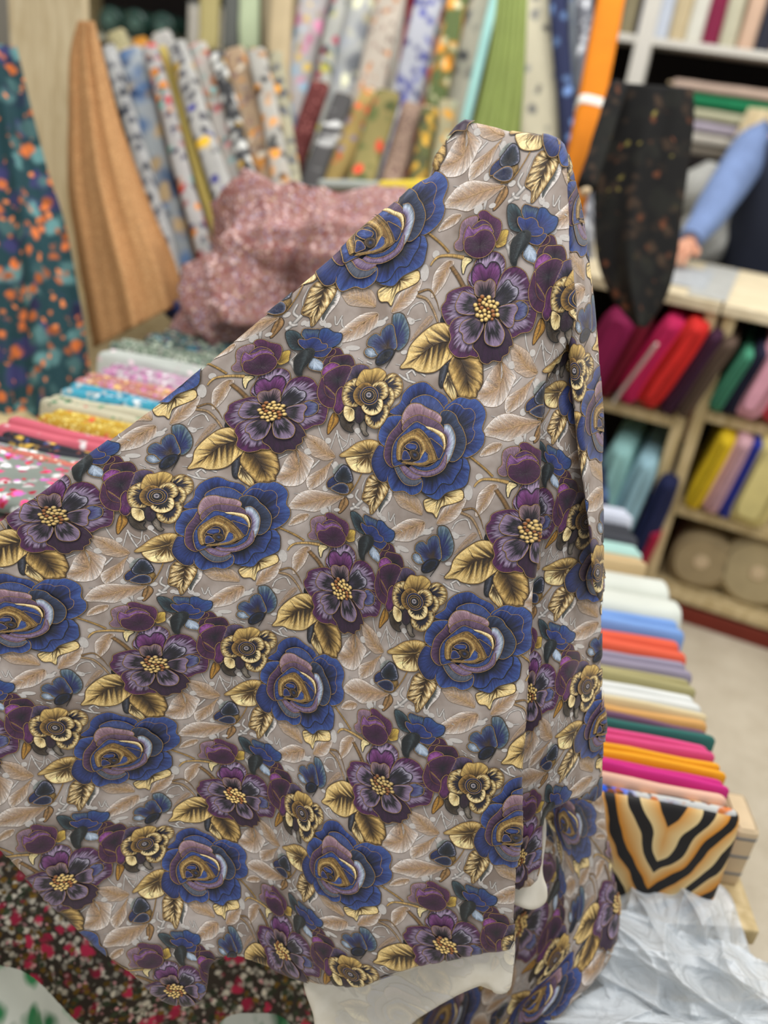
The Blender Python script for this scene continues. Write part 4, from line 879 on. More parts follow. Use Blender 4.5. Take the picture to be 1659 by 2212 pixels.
def row_fabric(end, ang, zref, hgt, thick, width, lean, mat, label, group, left_end, cat='fabric', layers=2, parent=None):
    """a folded length standing on its edge, leaning back; `end` is where its visible end lies at height zref"""
    a = math.radians(ang); ax = np.array([math.cos(a), math.sin(a), 0]); back = np.array([-math.sin(a), math.cos(a), 0]); l = math.radians(lean)
    ay = back * math.sin(l) + EZ * math.cos(l); at = back * math.cos(l) - EZ * math.sin(l)
    p = at_z(end[0], end[1], zref); c0 = p if left_end else p - ax * width
    c = c0 - ay * (hgt / 2) + at * thick / 2
    t = empty('folded_fabric', c + ax * width / 2 - ay * hgt / 2, label, cat, group)
    for k in range(layers):
        hh = hgt * (1 - .012 * k); V, f = soft_slab(c + at * thick * ((k + .5) / layers - .5), at, ay, ax, thick / layers * .98, hh, width - .006 * k, 3.0 if layers == 1 else 3.4, rnd=.016, soft=.0022, seed=int(end[0] + end[1]) + k, nl=14)
        add('fold_layer', V, f, mat, t)
    return t
# right-hand row: (edge y at x=1320, right end x, colour, words)
RB = [(1085, 1372, (206, 212, 226), 'pale grey-blue folded fabric at the far end of the row'), (1112, 1385, (62, 64, 70), 'charcoal folded fabric'), (1163, 1392, (176, 214, 206), 'mint green folded fabric'), (1188, 1402, (206, 180, 136), 'thin tan folded fabric behind the thick white one'),
      (1207, 1484, (204, 208, 198), 'thick off-white folded fabric'), (1308, 1487, (116, 152, 208), 'sky blue folded fabric'), (1352, 1491, (216, 92, 66), 'coral orange folded fabric'), (1400, 1501, (146, 138, 156), 'lilac grey folded fabric'),
      (1435, 1508, (166, 158, 112), 'olive folded fabric'), (1463, 1523, (216, 218, 214), 'bright white folded fabric'), (1508, 1530, (222, 206, 164), 'thin cream folded fabric'), (1519, 1534, (210, 160, 96), 'caramel folded fabric'), (1540, 1532, (116, 84, 108), 'thin mauve folded fabric'), (1553, 1551, (50, 106, 98), 'thin dark green folded fabric'),
      (1570, 1550, (214, 76, 128), 'rose pink folded fabric'), (1606, 1576, (232, 162, 36), 'golden yellow folded fabric'), (1638, 1582, (204, 48, 130), 'vivid magenta folded fabric in the right row'), (1668, 1581, (222, 178, 156), 'blush folded fabric'), (1696, 1602, None, 'white and blue printed folded fabric on the tiger print'), (1722, 1612, 'tiger', '')]
ZR = .56
whiteblue = floral((232, 232, 228), [((40, 84, 190), 9, .42, .22), ((190, 110, 60), 40, .4, .5), ((60, 60, 70), 46, .35, .4)], seed=2)
for k, (yy, xr, col, lb) in enumerate(RB[:-1]):
    y0 = yy + .14 * (xr - 1320); y1 = RB[k + 1][0] + .14 * (xr - 1320)
    s = at_z(xr, y0, ZR)[1] - at_z(xr, y1, ZR)[1]; lean = 5
    th = max(.012, s * math.cos(math.radians(lean)) * .97)
    row_fabric((xr, y1), -3, ZR, .20 if k > 3 else .24, th, .62 if xr > 1450 else .5, lean, whiteblue if col is None else plain(col, .85, .08, 7), lb if 'row' in lb or 'behind' in lb or ' on ' in lb else lb + ' in the row right of the draped cloth', 'folded fabrics on the low bench', False, layers=1 if th < .03 else 2)
def tiger_mat():
    m, nd, lk, b = new_mat('tiger_print', .55, .35); tc = N(nd, 'ShaderNodeTexCoord'); sx = N(nd, 'ShaderNodeSeparateXYZ'); lk.new(tc.outputs['Object'], sx.inputs[0])
    nz = N(nd, 'ShaderNodeTexNoise'); nz.inputs['Scale'].default_value = 11; nz.inputs['Detail'].default_value = 1.5; lk.new(tc.outputs['Object'], nz.inputs['Vector'])
    xa = mth(nd, lk, 'ABSOLUTE', mth(nd, lk, 'SUBTRACT', sx.outputs[0], .20))
    q = mth(nd, lk, 'ADD', mth(nd, lk, 'MULTIPLY', xa, 150.0), mth(nd, lk, 'MULTIPLY', sx.outputs[2], -84.0))
    q = mth(nd, lk, 'ADD', q, mth(nd, lk, 'MULTIPLY', nz.outputs[0], 9.0)); s = mth(nd, lk, 'SINE', q)
    q2 = mth(nd, lk, 'SINE', mth(nd, lk, 'ADD', mth(nd, lk, 'MULTIPLY', q, .5), 1.0))
    c = mixc(nd, lk, mth(nd, lk, 'ADD', mth(nd, lk, 'MULTIPLY', q2, .6), .5, True), l4((222, 196, 140)), l4((204, 132, 34)))
    r = N(nd, 'ShaderNodeMapRange'); r.inputs['From Min'].default_value = .05; r.inputs['From Max'].default_value = .2; lk.new(s, r.inputs['Value'])
    c = mixc(nd, lk, r.outputs[0], c, l4((22, 18, 18))); lk.new(c, b.inputs['Base Color']); return m
tg = row_fabric((1612, 1781), -3, ZR - .006, .21, .05, .62, 5, tiger_mat(), 'folded fabric with orange, cream and black tiger stripes at the front of the row', 'folded fabrics on the low bench', False, layers=1)
# wrapped carton at the end of the tiger print
p = at_z(1625, 1800, .44); V, f = soft_slab(p + np.array([-.02, .02, -.10]), EX, EY, EZ, .04, .09, .125, 8, rnd=.006); bx = empty('carton', p + np.array([-.02, .02, -.10]), 'narrow tan carton with grey bands beside the tiger print', 'box')
add('carton_body', V, f, CARD, bx)
for k in range(3):
    V, f = soft_slab(p + np.array([-.02, .02, -.075 + .04 * k]), EX, EY, EZ, 0.0412, .0912, .006, 8, rnd=.001, nl=3); add('band', V, f, plain((120, 122, 124), .6, .1, 8, weave=False), bx)

# left-hand row: (left end x, y, words, material)
LB = [(300, 700, 'dark teal and green floral folded fabric at the back of the left row', floral((70, 86, 80), [((170, 180, 160), 60, .42, .6), ((40, 90, 110), 45, .4, .5), ((150, 60, 90), 70, .3, .3)], seed=1)),
      (226, 737, 'grey-green small floral folded fabric in the left row', floral((120, 134, 116), [((200, 206, 190), 90, .4, .6), ((90, 70, 80), 80, .35, .5), ((60, 90, 80), 70, .35, .5)], seed=2)),
      (202, 760, 'white folded fabric with faint pink marks in the left row', floral((222, 228, 220), [((232, 190, 196), 40, .3, .35)], seed=3)),
      (203, 787, 'white folded fabric with dense lilac blossoms in the left row', floral((218, 204, 212), [((184, 110, 160), 75, .5, .8), ((230, 224, 226), 60, .35, .5)], seed=4)),
      (150, 808, 'peach and pink floral folded fabric in the left row', floral((212, 140, 132), [((200, 130, 190), 60, .4, .5), ((220, 180, 110), 60, .4, .5), ((230, 200, 200), 80, .3, .4)], seed=5)),
      (122, 835, 'turquoise floral folded fabric in the left row', floral((70, 164, 190), [((222, 232, 230), 48, .42, .6), ((40, 110, 150), 60, .35, .4)], seed=6)),
      (76, 853, 'cream folded fabric with green sprigs in the left row', floral((226, 220, 190), [((50, 120, 84), 38, .34, .5), ((200, 70, 80), 50, .25, .35)], stretch=(1, 1, 1.4), seed=7)),
      (70, 882, 'mustard dotted folded fabric in the left row', floral((196, 158, 54), [((226, 200, 120), 110, .38, .8), ((216, 90, 70), 30, .25, .3)], seed=8)),
      (-20, 905, 'rose pink folded fabric with white dots in the left row', floral((212, 104, 120), [((244, 232, 232), 26, .26, .8), ((240, 214, 210), 14, .4, .3)], distort=.1, seed=9)),
      (-30, 938, 'black folded fabric with yellow flowers in the left row', floral((46, 46, 54), [((206, 168, 74), 34, .36, .55), ((120, 70, 60), 50, .3, .4), ((70, 76, 120), 44, .3, .35)], seed=10)),
      (-40, 968, 'coral folded fabric with tiny sprigs at the front of the left row', floral((220, 128, 112), [((240, 214, 190), 70, .34, .5), ((90, 130, 90), 80, .3, .4)], seed=11)),
      (-40, 990, None, None)]
ZL = .88
LB = [(q[0], q[1] - 26, q[2], q[3]) for q in LB]
for k, (xl, yl, lb, mt) in enumerate(LB[:-1]):
    xn, yn = LB[k + 1][:2]; y1 = yn + .2 * (xl - xn) if xl < xn else yn - .2 * (xn - xl) * -1 if False else yn + .2 * (xl - xn)
    s = max(.02, at_z(xl, yl, ZL)[1] - at_z(xl, max(y1, yl + 12), ZL)[1]); lean = 5
    row_fabric((xl, max(y1, yl + 12)), -9, ZL, .19, max(.02, s * math.cos(math.radians(lean)) * .98), .62, lean, mt, lb, 'printed folded fabrics on the display table', True, layers=1 if s < .05 else 2)
greyf = floral((130, 138, 130), [((214, 70, 120), 34, .36, .5), ((226, 226, 220), 34, .36, .55), ((206, 110, 190), 40, .3, .3), ((190, 50, 70), 46, .3, .35)], seed=12)
c = at_z(-150, 1010, .84); t = empty('folded_fabric', c + np.array([.3, 0, -.03]), 'grey folded fabric with pink and white flowers lying flat in front of the left row', 'fabric')
for k in range(2):
    V, f = soft_slab(c + EZ * (.02 - .035 * k) + EY * .0, unit([.16, 1, 0]), EZ, unit([1, -.16, 0]), .20, .034, .62, 4, rnd=.015, soft=.003, seed=k); add('fold_layer', V, f, greyf, t)

# ---- bolts leaning behind
def bolt(xt, yt, xb, yb, wpx, d0, d1, mat, label, group, th=.05, zfloor=.702, board=True):
    p0, p1 = P(xt, yt, d0), P(xb, yb, d1); ax_ = unit(p0 - p1)
    if zfloor is not None and ax_[2] > .2: p1 = p0 - ax_ * (p0[2] - zfloor) / ax_[2]
    L = np.linalg.norm(p0 - p1); wd = unit(np.cross(ax_, fwd)); nd_ = unit(np.cross(wd, ax_)); w = wpx * d0 / F
    t = empty('fabric_bolt', p1, label, 'fabric', group)
    V, f = soft_slab(p1, wd, nd_, ax_, w, th, L, 3.5, rnd=.012, soft=.003, seed=int(xt * 3 + yt), nl=10); add('fabric_wrap', V, f, mat, t)
    if board:
        V, f = soft_slab(p0 - ax_ * .02, wd, nd_, ax_, w * .75, th * .3, .035, 8, rnd=.003); add('core_board', V, f, CARD, t)
    return t
G1 = 'printed bolts leaning on the display table'
st = (1, 1, .55)
for a in [
 (236, 108, 330, 430, 30, floral((206, 206, 204), [((70, 74, 84), 22, .45, .5)], stretch=st, seed=1), 'white bolt with charcoal blotches beside the tan draped fabric'),
 (283, 112, 402, 600, 52, floral((206, 214, 218), [((84, 116, 160), 9, .52, .75), ((196, 170, 130), 12, .4, .4), ((50, 70, 104), 16, .4, .4)], stretch=st, seed=2), 'white bolt with blue watercolour blotches'),
 (325, 104, 432, 500, 34, floral((208, 204, 200), [((190, 52, 60), 22, .42, .4), ((90, 150, 140), 24, .4, .35), ((226, 130, 40), 20, .36, .35), ((60, 60, 90), 30, .36, .4)], stretch=st, seed=3), 'white bolt with red, teal and orange motifs'),
 (354, 112, 462, 480, 22, plain((196, 174, 96), .85, .14, 12), 'mustard yellow plain bolt among the printed ones'),
 (384, 100, 484, 430, 44, floral((212, 210, 204), [((70, 70, 78), 26, .42, .5), ((214, 170, 50), 16, .36, .45), ((60, 60, 140), 20, .3, .25)], stretch=st, seed=5), 'white bolt with grey and yellow flowers'),
 (428, 104, 522, 420, 42, floral((222, 214, 204), [((224, 120, 120), 15, .42, .55), ((230, 150, 90), 18, .4, .4), ((120, 170, 170), 22, .36, .35)], stretch=st, seed=6), 'white bolt with coral pink blossoms'),
 (468, 118, 548, 420, 32, floral((66, 66, 68), [((206, 206, 200), 22, .45, .6), ((190, 150, 50), 24, .36, .4)], stretch=st, seed=7), 'black bolt with white and mustard blotches'),
 (508, 114, 580, 420, 48, floral((206, 176, 142), [((222, 140, 50), 16, .42, .5), ((120, 90, 90), 28, .36, .5), ((226, 200, 180), 22, .36, .5)], stretch=st, seed=8), 'peach bolt with orange and brown flowers'),
 (556, 116, 612, 400, 40, floral((206, 202, 192), [((210, 140, 50), 16, .42, .4), ((60, 60, 60), 20, .38, .35)], stretch=st, seed=9), 'ivory bolt with orange and black flowers'),
 (596, 122, 632, 380, 34, floral((196, 190, 160), [((90, 92, 96), 20, .42, .5), ((206, 150, 40), 18, .36, .4)], stretch=st, seed=10), 'pale yellow bolt with grey blotches'),
 ]: kk_ = (kk_ + 1) % 2 if 'kk_' in globals() else 0; bolt(a[0], a[1], a[2], a[3], a[4], 2.54 + .056 * kk_, 2.34 + .056 * kk_, a[5], a[6], G1)
for a in [
 (252, 76, 300, 240, 44, floral((206, 196, 150), [((90, 90, 90), 24, .4, .4)], seed=21), 'cream-yellow bolt end peeking above the printed row'),
 (304, 92, 340, 240, 34, floral((206, 140, 50), [((226, 190, 120), 24, .4, .5)], seed=22), 'orange bolt end peeking above the printed row'),
 (350, 78, 400, 260, 46, floral((216, 212, 206), [((70, 70, 76), 24, .42, .5)], seed=23), 'white bolt end with black flowers behind the printed row')]:
    bolt(*a[:5], 2.76, 2.66, a[5], a[6], G1, zfloor=.95)
G2 = 'tall bolts leaning at the back'
for a in [
 (612, -90, 598, 250, 50, plain((186, 168, 134), .85, .1, 9), 'plain beige tall bolt left of the leaning group'),
 (700, -90, 622, 260, 62, floral((212, 206, 204), [((220, 140, 170), 13, .42, .45), ((150, 180, 200), 15, .42, .45), ((216, 180, 90), 18, .34, .35)], stretch=st, seed=31), 'white tall bolt with pink and blue blossoms'),
 (752, -90, 690, 220, 34, floral((200, 200, 192), [((60, 90, 100), 18, .42, .5), ((150, 60, 80), 20, .34, .4), ((180, 170, 70), 18, .36, .4)], stretch=st, seed=32), 'white tall bolt with teal and maroon marks'),
 (800, -90, 722, 250, 72, floral((204, 206, 204), [((150, 154, 160), 10, .45, .6), ((226, 214, 180), 16, .36, .4)], stretch=st, seed=33), 'pale grey tall bolt with soft grey blooms'),
 (866, -90, 765, 330, 62, floral((214, 202, 186), [((206, 140, 90), 26, .36, .5), ((140, 120, 110), 34, .34, .4)], stretch=st, seed=34), 'ivory tall bolt with small orange sprigs'),
 (902, -90, 850, 260, 18, floral((150, 40, 56), [((50, 40, 60), 30, .4, .5)], stretch=st, seed=35), 'narrow dark red tall bolt at the back'),
 (948, -90, 868, 250, 58, floral((206, 208, 218), [((78, 82, 140), 20, .44, .65)], stretch=st, seed=36), 'white tall bolt with navy flowers'),
 (988, -90, 905, 260, 24, floral((222, 190, 180), [((226, 110, 90), 18, .42, .5), ((170, 200, 190), 20, .4, .4)], stretch=st, seed=37), 'narrow pink and coral tall bolt at the back'),
 (1010, -90, 925, 290, 44, floral((96, 110, 66), [((210, 140, 50), 15, .45, .6), ((206, 200, 160), 22, .36, .4)], stretch=st, seed=38), 'green tall bolt with orange flowers'),
 (1062, -90, 965, 340, 62, floral((214, 210, 190), [((90, 92, 96), 14, .36, .45)], stretch=(1, 1, .5), seed=39), 'cream tall bolt with grey brush marks'),
 (1090, -90, 1040, 120, 20, plain((150, 196, 190), .85, .1, 9), 'narrow aqua tall bolt left of the green fabric'),
 (1158, -90, 1166, 300, 84, floral((222, 214, 186), [((120, 120, 116), 15, .3, .4)], stretch=(1, 1, .5), seed=40), 'cream tall bolt with faint sprigs right of the green one'),
 (1196, -90, 1232, 340, 34, floral((40, 46, 78), [((110, 140, 190), 16, .34, .4)], stretch=st, seed=41), 'navy tall bolt beside the cream one'),
 (1232, -90, 1246, 300, 22, floral((196, 206, 216), [((70, 100, 160), 16, .4, .5)], stretch=(1, 1, .3), seed=42), 'pale blue and white striped tall bolt'),
 (1262, -90, 1262, 260, 34, floral((104, 106, 114), [((190, 192, 196), 24, .4, .5)], stretch=st, seed=43), 'grey quilted tall bolt next to the orange one'),
 ]: kk_ = (kk_ + 1) % 2; bolt(*a[:5], 3.03 + .056 * kk_, 2.93 + .056 * kk_, a[5], a[6], G2, zfloor=.702 if a[0] < 1000 else .003)
G3 = 'short bolts leaning in front of the tall ones'
for a in [
 (692, 186, 618, 400, 44, floral((104, 48, 46), [((150, 90, 86), 60, .36, .6)], stretch=st, seed=51), 'maroon short bolt above the crumpled fabric'),
 (742, 212, 668, 410, 44, floral((86, 84, 84), [((200, 200, 198), 14, .4, .45)], stretch=(.5, .5, 2), seed=52), 'dark grey short bolt with white streaks'),
 (812, 208, 690, 420, 62, floral((202, 172, 104), [((214, 90, 60), 24, .34, .45), ((140, 130, 150), 24, .34, .4)], stretch=st, seed=53), 'golden short bolt with red and lilac flowers'),
 (838, 205, 772, 420, 56, floral((150, 138, 86), [((206, 70, 50), 15, .34, .4), ((96, 104, 60), 18, .42, .5)], stretch=st, seed=54), 'olive short bolt with red flowers'),
 (890, 232, 838, 420, 46, floral((186, 156, 136), [((90, 60, 60), 60, .34, .6)], stretch=st, seed=55), 'dusty pink short bolt with brown dots'),
 (928, 240, 896, 420, 36, floral((96, 100, 62), [((206, 160, 60), 22, .42, .6), ((60, 50, 50), 30, .36, .4)], stretch=st, seed=56), 'dark olive short bolt with yellow flowers'),
 (968, 226, 944, 420, 44, floral((206, 196, 156), [((206, 150, 60), 18, .4, .4), ((170, 190, 170), 20, .4, .4)], stretch=st, seed=57), 'cream short bolt with amber flowers'),
 ]: kk_ = (kk_ + 1) % 2; bolt(*a[:5], 2.72 + .056 * kk_, 2.6 + .056 * kk_, a[5], a[6], G3)
# orange bolt with paper band
t = bolt(1338, -90, 1262, 300, 56, 2.62, 2.38, plain((208, 120, 6), .8, .1, 9), 'bright orange tall bolt with a white paper band', 'tall bolts leaning at the back', zfloor=.003)
p0, p1 = P(1338, -90, 2.62), P(1262, 300, 2.38); q = unit(p0 - p1); ts = np.linspace(0, 1, 400); c = min((p1 + (p0 - p1) * t_ for t_ in ts), key=lambda w_: abs(pix(w_)[1] - 243)); wd = unit(np.cross(q, fwd))
V, f = soft_slab(c, wd, unit(np.cross(wd, q)), q, 60 * 2.58 / F, .060, .032, 3.5, rnd=.003, nl=3); o = add('paper_band', V, f, WHITEP, t); o['label'] = 'white paper band'

# ---- hanging lengths of cloth
def drape(name, left, right, d, mat, label, pleats=5, amp=.02, bulge=.06, nu=60, nv=70, seed=0, base=None, conv=.3, group=None):
    l, _ = spline(pts(left), nv, False); r, _ = spline(pts(right), nv, False); u = np.linspace(0, 1, nu); v = np.linspace(0, 1, nv)
    x = l[:, None, 0] + (r - l)[:, None, 0] * u; y = l[:, None, 1] + (r - l)[:, None, 1] * u
    ph = RNG.uniform(0, 6); w = (conv + (1 - conv) * v)[:, None]
    dd = d - bulge * np.sin(np.pi * u)[None] * w + amp * w * (np.sin(u * pleats * 6.28 + ph)[None] + .4 * np.sin(u * pleats * 11 + 3 * v[:, None]))
    V = P(x, y, dd).reshape(-1, 3); Vb = P(x, y, dd + .012 + .10 * np.sin(np.pi * u)[None] * w).reshape(-1, 3); n = nu * nv
    F1 = grid_faces(nv, nu); F2 = F1[:, ::-1] + n; rim = []
    idx = np.arange(n).reshape(nv, nu); loop = np.r_[idx[0, :], idx[1:, -1], idx[-1, -2::-1], idx[-2:0:-1, 0]]
    for a, b in zip(loop, np.roll(loop, -1)): rim.append([a, b, b + n, a + n])
    return add(name, np.r_[V, Vb], np.r_[F1, F2, np.array(rim)], mat, None, label, 'fabric', group)
tealm = floral((38, 70, 76), [((54, 54, 92), 14, .5, .4), ((90, 130, 130), 16, .45, .4), ((206, 112, 58), 24, .40, .36), ((216, 124, 70), 40, .34, .2)], seed=61)
drape('hanging_fabric', '-120,80 -120,300 -120,500 -120,700 -120,985', '36,100 72,250 104,370 140,480 168,620 190,760 212,975', 2.02, tealm, 'dark teal fabric with orange flowers hanging at the left edge', 3, .018, .08)
drape('hanging_fabric', '168,44 150,120 147,250 146,400 162,520 182,640 202,752', '204,46 228,140 256,250 290,350 332,460 372,550 404,648', 2.17, floral((192, 143, 94), [((200, 158, 110), 160, .4, .6)], seed=62, var=.06), 'tan textured fabric draped in soft pleats over a tall bolt', 3, .013, .06)
drape('hanging_fabric', '1078,-60 1066,60 1050,150 1030,240 1005,330', '1142,-60 1138,60 1134,150 1128,240 1120,330', 2.6, plain((146, 160, 92), .85, .08, 12), 'olive green ribbed fabric hanging behind the top of the draped cloth', 6, .008, .03)
blackm = floral((17, 16, 15), [((52, 40, 30), 20, .4, .5), ((92, 54, 34), 24, .3, .2), ((110, 100, 50), 26, .24, .16), ((26, 26, 22), 12, .5, .5)], seed=63)
bk = drape('hanging_fabric', '1330,178 1312,260 1296,360 1284,460 1290,560 1320,640 1372,705', '1498,190 1500,260 1488,360 1474,460 1462,560 1440,640 1398,708', 2.2, blackm, 'black fabric with dim orange and olive flowers hanging in front of the counter', 2, .012, .06)
t = bolt(1340, 182, 1266, 408, 40, 2.18, 2.1, blackm, 'black printed roll with a cardboard tube end beside the black hanging fabric', None, th=.045, zfloor=None, board=False)
V, f = soft_slab(P(1266, 408, 2.1) + unit(P(1266, 408, 2.1) - P(1340, 182, 2.18)) * .002, unit(cr), unit(np.cross(cr, unit(P(1340, 182, 2.18) - P(1266, 408, 2.1)))), unit(P(1266, 408, 2.1) - P(1340, 182, 2.18)), .026, .026, .012, 2, rnd=.003, nl=3); add('core_tube', V, f, CARD, t)

# ---- wooden panel, back shelves at the upper left
p = P(110, 300, 2.75); V, f = abox(-.115, .115, 0, .04, 0, 2.4, o=np.array([p[0], p[1], 0.0]), ax=unit([1, -.05, 0])); add('plywood_panel', V, f, PLY, None, 'upright pale plywood panel behind the tan draped fabric', 'panel', flat=True)
bs = empty('back_shelf', P(330, 60, 3.5) * np.array([1, 1, 0]), 'dark back shelf above the printed bolts at upper left', 'shelf')
o_ = P(190, 60, 3.5) * np.array([1, 1, 0]); SK = dict(ax=unit([1, -.02, 0]), ay=EY, o=o_)
for z in (1.44, 1.90): bevbox('shelf_board', -.1, .75, 0, .4, z - .025, z, plain((206, 206, 186), .7, .05, 6, weave=False), bs, **SK)
bevbox('back_panel', -.1, .75, .41, .43, 0, 2.2, DARKIN, bs, **SK)
for x in (-.1, .75): bevbox('side_panel', x - .012, x + .012, 0, .41, 0, 2.2, PINE, bs, **SK)
wrapm, nd, lk, b = new_mat('dark_green_film', .08, .6); b.inputs['Base Color'].default_value = l4((44, 74, 66))
for k in range(3):
    c = o_ + np.array([.09 + .105 * k, -.02, 1.442 + .05]); t = empty('wrapped_roll', c - EZ * .05, ['dark green film-wrapped roll next to the plywood panel', 'dark green film-wrapped roll in the middle of three', 'dark green film-wrapped roll beside the white box'][k], 'roll', 'film-wrapped rolls on the back shelf')
    V, f = soft_slab(c, EX, EZ, EY, .098, .098, .34, 2, rnd=.012, soft=.003, seed=k); add('roll', V, f, wrapm, t)
    V, f = soft_slab(c - EY * .003, EX, EZ, EY, .04, .04, .05, 2, rnd=.004); add('core_tube', V, f, plain((90, 120, 110), .4, .1, 6, weave=False), t)
c = o_ + np.array([.46, .1, 1.442]); t = empty('carton', c, 'white carton standing on the dark back shelf', 'box'); V, f = soft_slab(c, EX, EY, EZ, .13, .2, .14, 12, rnd=.004); add('carton_body', V, f, WHITEP, t); V, f = soft_slab(c + EZ * .141, EX, EY, EZ, .132, .202, .012, 12, rnd=.003); add('lid', V, f, plain((206, 206, 200), .6, .05, 5, weave=False), t)
for xx, w, col, lb in ((452, 44, (176, 164, 112), 'khaki'), (500, 34, (98, 100, 96), 'dark grey'), (538, 44, (192, 206, 170), 'pale green'), (582, 32, (150, 138, 112), 'taupe')):
    bolt(xx + 4, -90, xx, 115, w, 3.2, 3.2, plain(col, .85, .08, 8), lb + ' plain bolt standing behind the printed row', 'plain bolts at the back', zfloor=None)

# ---- crumpled heap of small-flowered cloth
def heap(name, lumps, mat, label, amp=.03, seed=0, cat='fabric'):
    """one crumpled mass: a ball wrapped over several lumps, creased"""
    cs = np.array([l[0] for l in lumps]); rs = np.array([l[1] for l in lumps]); c0 = cs.mean(0)
    nu, nv = 180, 120; th = np.linspace(0, 2 * np.pi, nu, endpoint=False); ph = np.linspace(.02, np.pi - .02, nv)
    D = np.stack([np.outer(np.sin(ph), np.cos(th)), np.outer(np.sin(ph), np.sin(th)), np.outer(np.cos(ph), np.ones(nu))], -1).reshape(-1, 3)
    R = np.full(len(D), .05)
    for c, r in zip(cs, rs):
        q = (c - c0); b = D @ q; disc_ = b * b - q @ q + r * r; R = np.maximum(R, np.where(disc_ > 0, b + np.sqrt(np.maximum(disc_, 0)), 0))
    Rg = R.reshape(nv, nu)
    for it in range(6): Rg = (Rg + np.roll(Rg, 1, 1) + np.roll(Rg, -1, 1) + np.r_[Rg[:1], Rg[:-1]] + np.r_[Rg[1:], Rg[-1:]]) / 5
    R = Rg.ravel(); X = D * R[:, None]; rg = np.random.default_rng(seed); cre = np.zeros(len(X))
    for k in range(7):
        d = rg.normal(size=3); d /= np.linalg.norm(d); fq = rg.uniform(9, 26); wv = X @ d * fq + 1.6 * np.sin(X @ rg.normal(size=3) * 7 + rg.uniform(0, 6)) + rg.uniform(0, 6)
        cre += (1 - np.abs(np.sin(wv))) ** 1.3 / (1 + .25 * k)
    R = R * (1 + 0) + amp * (cre / 2.2 - .6); V = c0 + D * R[:, None]
    f = grid_faces(nv, nu, wrap=True)
    return add(name, V, np.ascontiguousarray(f[:, ::-1]), mat, None, label, cat)
heapm = floral((166, 122, 116), [((214, 180, 176), 60, .4, .6), ((128, 70, 66), 66, .4, .45), ((150, 150, 180), 80, .3, .4), ((170, 150, 90), 90, .26, .3)], seed=71)
hd = 2.12
heap('crumpled_fabric', [(P(600, 530, hd), .15), (P(520, 640, hd - .02), .13), (P(700, 560, hd), .14), (P(790, 500, hd + .03), .10), (P(850, 470, hd + .05), .07), (P(450, 690, hd), .08)], heapm, 'crumpled heap of mauve small-flowered fabric behind the draped cloth', .085, 3)
t = empty('folded_fabric', P(880, 430, 2.35), 'bright yellow folded fabric tucked behind the crumpled heap', 'fabric'); V, f = soft_slab(P(815, 424, 2.38), unit(np.cross(cr, fwd)), fwd * 1.0, cr, .05, .16, .22, 3.5, rnd=.015, soft=.003); add('fold_layer', V, f, plain((226, 200, 70), .85, .08, 9), t)
t = empty('folded_fabric', P(700, 420, 2.45), 'pale grey folded fabric lying behind the crumpled heap', 'fabric'); V, f = soft_slab(P(690, 418, 2.5), unit(np.cross(cr, fwd)), fwd * 1.0, cr, .035, .16, .25, 3.5, rnd=.012, soft=.003); add('fold_layer', V, f, plain((170, 176, 170), .85, .08, 9), t)
t = empty('folded_fabric', P(370, 670, 2.2), 'navy folded fabric corner beside the tan draped fabric', 'fabric'); V, f = soft_slab(P(360, 672, 2.2), unit(np.cross(cr, fwd)), fwd * 1.0, cr, .04, .1, .08, 3.5, rnd=.012); add('fold_layer', V, f, plain((44, 54, 96), .85, .08, 9), t)

# ---- cloths hanging below the draped fabric on the left
def sheet(name, x0, x1, y0, y1, dfun, mat, label, n=90, cut=None):
    gx, gy = np.meshgrid(np.linspace(x0, x1, n), np.linspace(y0, y1, n)); d = dfun(gx, gy); V = P(gx, gy, d).reshape(-1, 3); Vb = P(gx, gy, d + .008).reshape(-1, 3)
    f = grid_faces(n, n); ok = np.ones(n * n, bool) if cut is None else cut(gx, gy).ravel(); f = f[ok[f].all(1)]
    return add(name, np.r_[V, Vb], np.r_[f, f[:, ::-1] + n * n], mat, None, label, 'fabric')
darkf = floral((66, 58, 50), [((206, 198, 180), 62, .44, .7), ((60, 70, 50), 50, .42, .5), ((180, 46, 76), 32, .42, .36), ((120, 92, 36), 52, .36, .4), ((206, 150, 150), 70, .3, .3)], seed=81)
sheet('hanging_fabric', -160, 760, 1660, 2330, lambda x, y: 1.33 + .00006 * (y - 1900) + .00010 * x + .014 * np.sin((x + .5 * y) / 75), darkf, 'dark floral fabric with red and cream flowers hanging below the draped cloth', 120)
leafm = floral((224, 226, 212), [((44, 110, 66), 11, .40, .8), ((80, 140, 90), 14, .32, .6)], stretch=(1.6, 1, .8), seed=82)
sheet('hanging_fabric', -160, 330, 2040, 2330, lambda x, y: 1.27 + .012 * np.sin((x - y) / 60), leafm, 'white fabric with green leaves hanging at the lower left corner', 180, cut=lambda x, y: y > 2085 + .62 * x * (x > -200) - 20 * np.sin(x / 40))
sheet('hanging_fabric', 460, 640, 2185, 2330, lambda x, y: 1.28 + .01 * np.sin(x / 40), leafm, 'small piece of white leaf-printed fabric at the bottom centre', 120, cut=lambda x, y: y > 2188 + ((x - 550) / 55.0) ** 4 * 6)

